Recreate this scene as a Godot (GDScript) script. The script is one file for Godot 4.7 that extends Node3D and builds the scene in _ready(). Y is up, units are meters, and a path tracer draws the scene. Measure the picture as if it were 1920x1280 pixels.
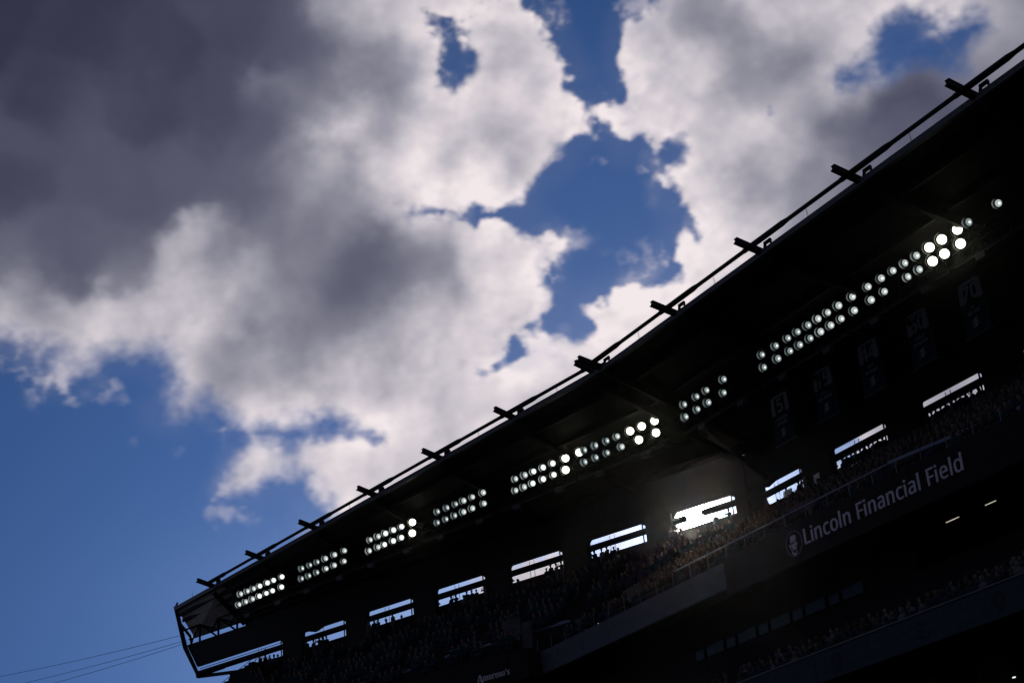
extends Node3D

# The stand bends once: the middle wing runs along A, the far wing along B. Places on them are given as
# metres along the wing, metres back from its front line (B: from its back line) and height above the camera.
const EYE := 1.7
const A_START := Vector3(4.30, 0, -103.38)
const A_ALONG := Vector3(0.5030, 0, 0.8643)
const A_BACK := Vector3(0.8643, 0, -0.5030)
const B_START := Vector3(15.66, 0, -116.01)
const B_ALONG := Vector3(0.7749, 0, 0.6320)
const B_BACK := Vector3(0.6320, 0, -0.7749)
const EDGE_START := Vector3(4.09, 0, -104.07)
const EDGE_ALONG := Vector3(0.6191, 0, 0.7853)
const EDGE_BACK := Vector3(0.7853, 0, -0.6191)
const SUN_AZIMUTH := 5.76
const SUN_HEIGHT := 16.55
const EXPOSURE := 0.4

var used := {}
var mats := {}
var rng := RandomNumberGenerator.new()


func on_a(s: float, d: float, h: float) -> Vector3:
	return A_START + A_ALONG * s + A_BACK * d + Vector3(0, h + EYE, 0)

func on_b(s: float, d: float, h: float) -> Vector3:
	return B_START + B_ALONG * s + B_BACK * d + Vector3(0, h + EYE, 0)

func on_edge(s: float, d: float, h: float) -> Vector3:
	return EDGE_START + EDGE_ALONG * s + EDGE_BACK * d + Vector3(0, h + EYE, 0)

func facing(along: Vector3, back: Vector3) -> Basis:   # x along the stand, z towards the field
	return Basis(along, Vector3.UP, -back)

func compass(azimuth: float, height: float) -> Vector3:
	var a := deg_to_rad(azimuth)
	var e := deg_to_rad(height)
	return Vector3(sin(a) * cos(e), sin(e), -cos(a) * cos(e))


# ---------------------------------------------------------------- naming

func numbered(called: String) -> String:
	used[called] = used.get(called, -1) + 1
	return called if used[called] == 0 else "%s_%03d" % [called, used[called]]

func tag(o: Node, label: String, category: String, group := "", kind := "") -> void:
	o.set_meta("label", label)
	if category:
		o.set_meta("category", category)
	if group:
		o.set_meta("group", group)
	if kind:
		o.set_meta("kind", kind)

func thing(called: String, label: String, category: String, at := Vector3.ZERO, turn := Basis.IDENTITY, group := "") -> Node3D:
	var o := Node3D.new()
	o.name = numbered(called)
	add_child(o)
	o.transform = Transform3D(turn, at)
	tag(o, label, category, group)
	return o

func put(called: String, mesh: Mesh, m: Material, parent: Node = self, place := Transform3D.IDENTITY) -> MeshInstance3D:
	var o := MeshInstance3D.new()
	o.mesh = mesh
	o.material_override = m
	o.transform = place
	o.cast_shadow = GeometryInstance3D.SHADOW_CASTING_SETTING_ON
	o.name = numbered(called) if parent == self else called
	parent.add_child(o, true)
	return o

func ordinal(n: int) -> String:
	var low := ["first", "second", "third", "fourth", "fifth", "sixth", "seventh", "eighth", "ninth", "tenth", "eleventh", "twelfth", "thirteenth", "fourteenth", "fifteenth", "sixteenth", "seventeenth", "eighteenth", "nineteenth", "twentieth"]
	if n < 20:
		return low[n]
	if n % 10 == 9:
		return ["thirtieth", "fortieth", "fiftieth"][(n - 29) / 10]
	return ["twenty-", "thirty-", "forty-"][(n - 20) / 10] + low[n % 10]


# ---------------------------------------------------------------- shapes

func begin() -> SurfaceTool:
	var st := SurfaceTool.new()
	st.begin(Mesh.PRIMITIVE_TRIANGLES)
	st.set_smooth_group(-1)
	return st

func done(st: SurfaceTool) -> ArrayMesh:
	st.generate_normals()
	return st.commit()

func quad(st: SurfaceTool, a: Vector3, b: Vector3, c: Vector3, d: Vector3) -> void:
	for p in [a, b, c, a, c, d]:
		st.add_vertex(p)

func solid(st: SurfaceTool, p: Array) -> void:   # eight corners: four below, the same four above
	var middle := Vector3.ZERO
	for q in p:
		middle += q / 8.0
	for f in [[0, 1, 2, 3], [4, 5, 6, 7], [0, 1, 5, 4], [1, 2, 6, 5], [2, 3, 7, 6], [3, 0, 4, 7]]:
		var a: Vector3 = p[f[0]]
		var b: Vector3 = p[f[1]]
		var c: Vector3 = p[f[2]]
		var d: Vector3 = p[f[3]]
		if (b - a).cross(c - a).dot((a + b + c + d) / 4.0 - middle) > 0:
			quad(st, a, d, c, b)
		else:
			quad(st, a, b, c, d)

func block(st: SurfaceTool, middle: Vector3, size: Vector3, turn := Basis.IDENTITY) -> void:
	var p := []
	for y in [-0.5, 0.5]:
		for q in [[-0.5, -0.5], [0.5, -0.5], [0.5, 0.5], [-0.5, 0.5]]:
			p.append(middle + turn * (size * Vector3(q[0], y, q[1])))
	solid(st, p)

func bar(st: SurfaceTool, a: Vector3, b: Vector3, wide: float, high: float, up := Vector3.UP) -> void:
	var along := (b - a).normalized()
	var side := along.cross(up).normalized()
	var top := side.cross(along).normalized()
	var p := []
	for y in [-0.5, 0.5]:
		p.append(a - side * wide * 0.5 + top * high * y)
		p.append(a + side * wide * 0.5 + top * high * y)
		p.append(b + side * wide * 0.5 + top * high * y)
		p.append(b - side * wide * 0.5 + top * high * y)
	solid(st, p)

func tube(st: SurfaceTool, a: Vector3, b: Vector3, ra: float, rb := -1.0, n := 10, capped := true) -> void:
	if rb < 0:
		rb = ra
	var along := (b - a).normalized()
	var side := along.cross(Vector3.UP if absf(along.y) < 0.9 else Vector3.RIGHT).normalized()
	var top := side.cross(along)
	for i in n:
		var u := side * cos(TAU * i / n) + top * sin(TAU * i / n)
		var v := side * cos(TAU * (i + 1) / n) + top * sin(TAU * (i + 1) / n)
		quad(st, a + u * ra, a + v * ra, b + v * rb, b + u * rb)
		if capped:
			for p in [a, a + v * ra, a + u * ra, b, b + u * rb, b + v * rb]:
				st.add_vertex(p)

func plate(st: SurfaceTool, outline: PackedVector2Array, thick: float, place := Transform3D.IDENTITY) -> void:
	var tri := Geometry2D.triangulate_polygon(outline)
	for k in range(0, tri.size(), 3):
		var a := outline[tri[k]]
		var b := outline[tri[k + 1]]
		var c := outline[tri[k + 2]]
		if (b - a).cross(c - a) > 0:
			var t := b
			b = c
			c = t
		for q in [a, b, c]:
			st.add_vertex(place * Vector3(q.x, q.y, thick))
		for q in [a, c, b]:
			st.add_vertex(place * Vector3(q.x, q.y, 0))
	for i in outline.size():
		var a := outline[i]
		var b := outline[(i + 1) % outline.size()]
		quad(st, place * Vector3(a.x, a.y, 0), place * Vector3(b.x, b.y, 0), place * Vector3(b.x, b.y, thick), place * Vector3(a.x, a.y, thick))

func ring(st: SurfaceTool, r_in: float, r_out: float, deep: float, n := 24) -> void:   # round z, open in the middle
	for i in n:
		var u := Vector3(cos(TAU * i / n), sin(TAU * i / n), 0)
		var v := Vector3(cos(TAU * (i + 1) / n), sin(TAU * (i + 1) / n), 0)
		var z := Vector3(0, 0, deep)
		quad(st, u * r_out, u * r_out + z, v * r_out + z, v * r_out)
		quad(st, u * r_in, v * r_in, v * r_in + z, u * r_in + z)
		quad(st, u * r_in + z, v * r_in + z, v * r_out + z, u * r_out + z)
		quad(st, u * r_in, u * r_out, v * r_out, v * r_in)

func lathe(profile: PackedVector2Array, n := 24) -> ArrayMesh:   # x is the radius, y goes along z
	var st := begin()
	for k in profile.size() - 1:
		var p := profile[k]
		var q := profile[k + 1]
		for i in n:
			var u := Vector3(cos(TAU * i / n), sin(TAU * i / n), 0)
			var v := Vector3(cos(TAU * (i + 1) / n), sin(TAU * (i + 1) / n), 0)
			quad(st, u * p.x + Vector3(0, 0, p.y), v * p.x + Vector3(0, 0, p.y), v * q.x + Vector3(0, 0, q.y), u * q.x + Vector3(0, 0, q.y))
	return done(st)

func letters(text: String, font_name: String, bold: bool, cap: float, deep: float, long := 0.0) -> TextMesh:
	var f := SystemFont.new()
	f.font_names = PackedStringArray([font_name])
	f.font_weight = 700 if bold else 400
	var t := TextMesh.new()
	t.text = text
	var v := FontVariation.new()
	v.base_font = f
	v.variation_embolden = 0.0 if bold else 0.2
	t.font = v
	t.font_size = 64
	t.pixel_size = cap / (64 * 0.714)
	t.depth = deep
	t.curve_step = 2.0
	return t


# ---------------------------------------------------------------- materials

func grain(frequency: float, seed_number: int, low: float, high: float) -> NoiseTexture2D:
	var n := FastNoiseLite.new()
	n.seed = seed_number
	n.frequency = frequency
	n.fractal_octaves = 5
	var g := Gradient.new()
	g.set_color(0, Color(low, low, low))
	g.set_color(1, Color(high, high, high))
	var t := NoiseTexture2D.new()
	t.width = 256
	t.height = 256
	t.seamless = true
	t.noise = n
	t.color_ramp = g
	return t

func paint(called: String, base: Color, rough: float, metal := 0.0, wear := 0.0, size := 0.4) -> StandardMaterial3D:
	var m := StandardMaterial3D.new()
	m.resource_name = called
	m.albedo_color = base.linear_to_srgb()
	m.roughness = rough
	m.metallic = metal
	m.metallic_specular = 0.5 if rough < 0.3 else 0.2
	if wear > 0:
		m.albedo_texture = grain(0.02, called.hash() % 1000, 1.0 - wear, 1.0)
		m.uv1_triplanar = true
		m.uv1_world_triplanar = true
		m.uv1_scale = Vector3.ONE * size
	mats[called] = m
	return m

func lamp_glow(called: String, c: Color, energy: float) -> StandardMaterial3D:
	var m := paint(called, Color(0.5, 0.5, 0.5), 0.4)
	m.emission_enabled = true
	m.emission = c
	m.emission_energy_multiplier = energy
	return m

func make_materials() -> void:
	paint("dark_steel", Color(0.014, 0.015, 0.018), 0.55, 0.0, 0.35, 0.6)
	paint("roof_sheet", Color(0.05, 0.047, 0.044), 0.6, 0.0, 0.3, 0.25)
	paint("pale_sheet", Color(0.42, 0.39, 0.37), 0.6, 0.0, 0.3, 0.25)  # roof sheet again, lightened to imitate low light under the far bay
	paint("edge_metal", Color(0.12, 0.13, 0.15), 0.4, 0.0, 0.25, 0.5)
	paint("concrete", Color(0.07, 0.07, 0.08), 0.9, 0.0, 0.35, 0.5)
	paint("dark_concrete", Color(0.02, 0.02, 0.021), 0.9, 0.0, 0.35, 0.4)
	paint("fascia_paint", Color(0.075, 0.085, 0.11), 0.7, 0.0, 0.2, 0.3)
	paint("club_paint", Color(0.035, 0.045, 0.062), 0.7, 0.0, 0.2, 0.3)
	paint("sign_board", Color(0.008, 0.004, 0.005), 0.6, 0.0, 0.3, 0.3)
	paint("sign_letter", Color(0.42, 0.41, 0.45), 0.6)
	paint("banner_cloth", Color(0.009, 0.022, 0.032), 0.9, 0.0, 0.2, 0.8)
	paint("banner_print", Color(0.19, 0.21, 0.235), 0.9)
	paint("rail_metal", Color(0.10, 0.11, 0.14), 0.45)
	paint("blue_rail", Color(0.13, 0.15, 0.22), 0.6)
	paint("galvanised", Color(0.07, 0.07, 0.07), 0.45, 0.4)
	paint("seat_plastic", Color(0.012, 0.03, 0.034), 0.6)
	paint("field_grass", Color(0.035, 0.06, 0.02), 0.95, 0.0, 0.4, 0.15)
	paint("asphalt", Color(0.045, 0.045, 0.047), 0.95, 0.0, 0.3, 0.2)
	paint("window_glass", Color(0.02, 0.045, 0.06), 0.3)
	paint("emblem_dark", Color(0.02, 0.022, 0.026), 0.7)
	paint("reflector", Color(0.75, 0.76, 0.76), 0.25, 0.6)
	paint("cable", Color(0.02, 0.02, 0.02), 0.7)
	var veil := paint("white_plastic", Color(0.75, 0.75, 0.72), 0.6)
	veil.backlight_enabled = true
	veil.backlight = Color(0.7, 0.7, 0.68)
	lamp_glow("lens_faint", Color(0.74, 0.82, 0.82), 0.9)
	lamp_glow("lens_dim", Color(0.82, 0.87, 0.86), 1.5)
	lamp_glow("lens_mid", Color(0.90, 0.94, 0.92), 3.0)
	lamp_glow("lens_bright", Color(1.0, 1.0, 0.90), 8.0)
	lamp_glow("arc_bulb", Color(1.0, 1.0, 0.97), 3.5)
	lamp_glow("tube_glow", Color(1.0, 0.95, 0.85), 1.2)
	var people := paint("clothes", Color(1, 1, 1), 0.9)
	people.vertex_color_use_as_albedo = true


# ---------------------------------------------------------------- sky: air and clouds by direction

class SkyField:
	var step := 0.3
	var left := -42.0
	var low := 2.0
	var columns := 290
	var rows := 170
	var gap := PackedFloat32Array()
	var lit := PackedFloat32Array()
	var shape := FastNoiseLite.new()
	var detail := FastNoiseLite.new()
	var broad := FastNoiseLite.new()
	var sun := Vector3.ZERO

	func at(field: PackedFloat32Array, az: float, el: float) -> float:
		var x := clampf((az - left) / step, 0, columns - 1.001)
		var y := clampf((el - low) / step, 0, rows - 1.001)
		var i := int(x)
		var j := int(y)
		var fx := x - i
		var fy := y - j
		var k := j * columns + i
		return lerpf(lerpf(field[k], field[k + 1], fx), lerpf(field[k + columns], field[k + columns + 1], fx), fy)

	func to_light(c: Vector3) -> Vector3:
		c /= 255.0
		return Vector3(pow(c.x, 2.2), pow(c.y, 2.2), pow(c.z, 2.2))

	func cloud_tint(l: float) -> Vector3:
		if l < 90:
			return Vector3(48, 49, 66).lerp(Vector3(87, 88, 106), (l - 50) / 40.0)
		if l < 150:
			return Vector3(87, 88, 106).lerp(Vector3(145, 144, 157), (l - 90) / 60.0)
		if l < 200:
			return Vector3(145, 144, 157).lerp(Vector3(197, 191, 199), (l - 150) / 50.0)
		return Vector3(197, 191, 199).lerp(Vector3(240, 229, 231), (l - 200) / 44.0)

	func color(az: float, el: float) -> Vector3:
		var e := deg_to_rad(el)
		var a := deg_to_rad(az)
		var d := Vector3(sin(a) * cos(e), sin(e), -cos(a) * cos(e))
		var theta := rad_to_deg(d.angle_to(sun))
		var q := d * 57.3
		# the drawn part of the cloud deck gives way to an open, even one
		var wide := broad.get_noise_3dv(q)
		var inside := smoothstep(0, 5, minf(minf(az + 33.0, 33.0 - az), minf(el - 4.0, 46.0 - el)))
		var edge := 3.5 * (wide + 0.22)
		var level := 98.0 + 150.0 * broad.get_noise_3dv(q * 1.3 + Vector3(70, 20, 5))  # clouds out of view made darker to cut the light on the stand
		if inside > 0:
			var w1 := shape.get_noise_3dv(q * 0.8 + Vector3(11, 3, 7)) * 0.28
			var w2 := shape.get_noise_3dv(q * 0.8 + Vector3(-5, 13, 31)) * 0.28
			edge = lerpf(edge, at(gap, az + w1, el + w2), inside)
			level = lerpf(level, at(lit, az + w1 * 3.6, el + w2 * 3.6), inside)
		var n1 := shape.get_noise_3dv(q)
		var n2 := detail.get_noise_3dv(q)
		var body := edge + 0.50 * n1 + 0.24 * n2
		var west := smoothstep(-4.0, -9.0, az)   # the far western edges are torn and soft
		var east := smoothstep(11.0, 15.0, az)
		var soft := 0.18 + 0.45 * smoothstep(0.0, 0.5, shape.get_noise_3dv(q * 0.45 + Vector3(40, 0, 9))) + 0.75 * west + 0.4 * east
		var cover := smoothstep(-0.12 - 0.2 * west - 0.2 * east, soft, body)
		cover *= lerpf(1.0, 0.80, smoothstep(0.15, 0.5, shape.get_noise_3dv(q * 0.6 + Vector3(9, 90, 2))) * (1.0 - smoothstep(0.6, 2.0, edge)))
		# faint torn wisps just outside the edges
		cover = maxf(cover, 0.46 * smoothstep(0.06, 0.5, n1 + 0.35 * n2) * smoothstep(-1.5, -0.05, edge))
		cover = maxf(cover, (0.03 + 0.26 * maxf(n1 + 0.6 * broad.get_noise_3dv(q * 9.0), 0)) * smoothstep(-1.0, -0.05, edge))
		# billows catch the sun on the side turned to it
		var toward := sun - d * d.dot(sun)
		toward = toward.normalized() * 0.75
		var relief := n1 - shape.get_noise_3dv(q + toward) + 0.55 * (n2 - detail.get_noise_3dv(q + toward * 0.35))
		var thin := 1.0 - smoothstep(0.1, 1.3, body)
		var rolls := shape.get_noise_3dv(q * 0.42 + Vector3(3, 51, 17)) - shape.get_noise_3dv((q + toward * 1.6) * 0.42 + Vector3(3, 51, 17))
		level += relief * lerpf(0.5, 19.0, clampf((level - 120.0) / 100.0, 0, 1)) * (0.75 + 0.9 * thin) + (36.0 * rolls + 14.0 * broad.get_noise_3dv(q * 5.0) + 8.0 * n1) * clampf((level - 85.0) / 80.0, 0.13, 1) + thin * 20.0 - 3.0
		level = clampf(level, 48, 246)
		# clear air: deeper blue overhead, paler towards the sun and the ground
		var up := clampf((el - 11.0) / 24.0, 0, 1.6)
		var air := to_light(Vector3(72, 107, 168).lerp(Vector3(47, 76, 126), up))
		air += Vector3(0.55, 0.62, 0.75) * 0.09 * exp(-theta / 8.0)
		air += Vector3(0.60, 0.66, 0.82) * 1.15 * exp(-theta / 2.0)
		air *= 1.0 - 0.28 * smoothstep(14, 28, theta)
		var over := maxf(el - 14.5, 0) / 3.0
		var beside := (az - 5.76) / 11.0
		air += Vector3(0.72, 0.86, 1.1) * 0.55 * exp(-beside * beside) * exp(-over * over)
		var c := air.lerp(to_light(cloud_tint(level)), cover)
		c += Vector3(1.0, 0.97, 0.93) * (0.9 * exp(-theta / 1.5) + 40.0 * exp(-theta * theta / 0.16))
		return c


func sky_field() -> SkyField:
	var f := SkyField.new()
	f.sun = compass(SUN_AZIMUTH, SUN_HEIGHT)
	f.shape.seed = 21
	f.shape.frequency = 0.42
	f.shape.fractal_octaves = 5
	f.shape.fractal_gain = 0.52
	f.detail.seed = 8
	f.detail.frequency = 1.5
	f.detail.fractal_octaves = 3
	f.detail.fractal_gain = 0.6
	f.broad.seed = 4
	f.broad.frequency = 0.05
	f.broad.fractal_octaves = 3
	# where the blue shows between the clouds, and how bright the cloud is: compass degrees and degrees of height
	var gaps := {
		"bright_air_by_the_sun": PackedVector2Array([Vector2(1.60, 16.25), Vector2(4.71, 17.09), Vector2(7.83, 17.87), Vector2(11.66, 18.49), Vector2(12.08, 17.94), Vector2(10.71, 17.29), Vector2(7.93, 16.16), Vector2(4.27, 15.17), Vector2(1.66, 15.08)]),
		"low_gap": PackedVector2Array([Vector2(-1.35, 15.80), Vector2(0.65, 16.16), Vector2(1.17, 15.76), Vector2(0.01, 15.42), Vector2(-1.04, 15.15)]),
		"central_gap": PackedVector2Array([Vector2(1.77, 35.24), Vector2(1.63, 34.21), Vector2(2.12, 33.85), Vector2(2.45, 33.44), Vector2(2.78, 32.89), Vector2(3.17, 32.34), Vector2(3.54, 31.77), Vector2(3.66, 31.44), Vector2(3.38, 31.15), Vector2(3.59, 30.54), Vector2(3.93, 30.11), Vector2(3.87, 29.72), Vector2(3.30, 29.46), Vector2(2.87, 29.04), Vector2(2.20, 28.46), Vector2(1.57, 28.20), Vector2(1.13, 27.77), Vector2(1.13, 27.38), Vector2(0.71, 27.25), Vector2(0.04, 27.31), Vector2(-0.52, 27.59), Vector2(-1.11, 27.64), Vector2(-1.49, 27.47), Vector2(-2.10, 27.44), Vector2(-2.66, 27.75), Vector2(-3.50, 27.40), Vector2(-3.39, 27.27), Vector2(-2.77, 27.45), Vector2(-2.17, 27.37), Vector2(-1.30, 27.13), Vector2(-0.96, 26.83), Vector2(-0.56, 27.20), Vector2(0.19, 27.14), Vector2(0.58, 26.83), Vector2(1.21, 26.52), Vector2(1.86, 26.39), Vector2(1.61, 26.14), Vector2(2.12, 25.97), Vector2(1.53, 25.43), Vector2(1.42, 24.98), Vector2(1.74, 24.68), Vector2(1.90, 24.19), Vector2(1.49, 23.85), Vector2(1.01, 23.30), Vector2(0.24, 22.90), Vector2(-0.29, 22.54), Vector2(-1.06, 22.08), Vector2(-1.30, 21.78), Vector2(-0.73, 21.86), Vector2(-0.29, 22.02), Vector2(0.27, 22.50), Vector2(0.80, 22.85), Vector2(1.20, 23.08), Vector2(1.77, 23.08), Vector2(2.42, 23.09), Vector2(2.92, 23.11), Vector2(3.03, 23.35), Vector2(2.55, 23.60), Vector2(2.59, 23.92), Vector2(3.12, 24.07), Vector2(3.60, 23.96), Vector2(4.07, 24.23), Vector2(4.75, 24.36), Vector2(5.48, 24.34), Vector2(6.05, 24.32), Vector2(6.42, 24.42), Vector2(6.35, 24.88), Vector2(6.35, 25.35), Vector2(6.51, 25.93), Vector2(6.96, 26.00), Vector2(7.39, 25.54), Vector2(7.56, 25.72), Vector2(7.28, 26.22), Vector2(7.00, 26.71), Vector2(6.38, 26.99), Vector2(6.57, 27.31), Vector2(6.37, 27.86), Vector2(6.48, 28.04), Vector2(6.80, 28.25), Vector2(7.21, 28.54), Vector2(7.04, 28.89), Vector2(6.54, 28.95), Vector2(5.99, 28.83), Vector2(5.78, 29.30), Vector2(5.04, 28.94), Vector2(4.59, 29.52), Vector2(4.50, 29.92), Vector2(4.18, 30.28), Vector2(4.28, 30.54), Vector2(4.90, 30.52), Vector2(5.27, 31.01), Vector2(5.47, 31.36), Vector2(5.15, 31.73), Vector2(5.29, 32.10), Vector2(5.49, 32.79), Vector2(5.60, 33.09), Vector2(6.16, 33.14), Vector2(6.73, 33.38), Vector2(6.96, 33.70), Vector2(7.12, 34.64)]),
		"small_gap_beside_the_puff": PackedVector2Array([Vector2(-2.29, 34.38), Vector2(-1.75, 34.16), Vector2(-1.37, 34.06), Vector2(-0.84, 33.84), Vector2(-0.54, 33.87), Vector2(-0.20, 33.98), Vector2(0.06, 34.22), Vector2(0.63, 34.47), Vector2(0.06, 33.82), Vector2(-0.55, 33.60), Vector2(-0.79, 33.32), Vector2(-0.87, 33.01), Vector2(-0.58, 32.73), Vector2(-0.52, 32.48), Vector2(-0.89, 31.98), Vector2(-1.33, 31.37), Vector2(-1.61, 31.55), Vector2(-2.01, 31.73), Vector2(-1.91, 32.38), Vector2(-1.49, 32.74), Vector2(-1.55, 33.18), Vector2(-2.14, 33.48), Vector2(-2.33, 33.88)]),
		"wide_gap_in_the_west": PackedVector2Array([Vector2(-21.88, 23.96), Vector2(-18.31, 23.37), Vector2(-17.65, 23.27), Vector2(-17.09, 22.71), Vector2(-16.70, 22.98), Vector2(-16.76, 22.52), Vector2(-16.30, 22.29), Vector2(-15.42, 22.29), Vector2(-14.97, 22.42), Vector2(-14.49, 22.88), Vector2(-14.02, 22.88), Vector2(-13.05, 22.88), Vector2(-12.79, 22.68), Vector2(-12.93, 22.29), Vector2(-12.46, 21.90), Vector2(-12.72, 21.71), Vector2(-13.06, 21.01), Vector2(-12.06, 20.92), Vector2(-11.24, 21.22), Vector2(-10.96, 21.09), Vector2(-10.62, 20.89), Vector2(-10.29, 20.82), Vector2(-10.22, 20.48), Vector2(-9.55, 20.41), Vector2(-9.05, 20.52), Vector2(-8.16, 20.55), Vector2(-6.77, 20.61), Vector2(-5.26, 20.33), Vector2(-4.88, 20.26), Vector2(-4.94, 19.99), Vector2(-6.09, 20.18), Vector2(-7.34, 20.32), Vector2(-8.18, 20.09), Vector2(-8.86, 20.19), Vector2(-9.69, 20.02), Vector2(-10.11, 19.65), Vector2(-10.40, 19.19), Vector2(-10.67, 18.71), Vector2(-10.75, 18.46), Vector2(-10.28, 18.18), Vector2(-9.94, 18.29), Vector2(-9.27, 18.60), Vector2(-8.45, 18.57), Vector2(-7.83, 18.54), Vector2(-7.64, 18.19), Vector2(-7.59, 17.67), Vector2(-7.06, 17.45), Vector2(-6.57, 17.15), Vector2(-2.74, 15.92), Vector2(-1.90, 14.78), Vector2(-1.27, 9.49), Vector2(-23.87, 6.05), Vector2(-26.92, 23.59)]),
		"high_gap_over_the_roof": PackedVector2Array([Vector2(15.43, 31.34), Vector2(15.64, 31.44), Vector2(16.34, 31.52), Vector2(16.80, 31.25), Vector2(17.34, 30.85), Vector2(17.83, 30.74), Vector2(18.35, 30.76), Vector2(18.85, 30.73), Vector2(18.83, 30.28), Vector2(18.41, 30.01), Vector2(17.98, 29.79), Vector2(17.59, 29.79), Vector2(16.86, 30.04), Vector2(16.14, 30.28), Vector2(15.57, 30.03), Vector2(14.99, 29.78), Vector2(14.67, 29.95), Vector2(13.99, 29.98), Vector2(13.63, 29.69), Vector2(13.27, 29.99), Vector2(14.03, 30.16), Vector2(14.74, 30.29), Vector2(15.20, 30.71), Vector2(15.30, 31.14)]),
		"tiny_gap": PackedVector2Array([Vector2(10.17, 29.35), Vector2(10.64, 29.67), Vector2(11.01, 29.46), Vector2(10.63, 28.96)]),
	}
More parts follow.
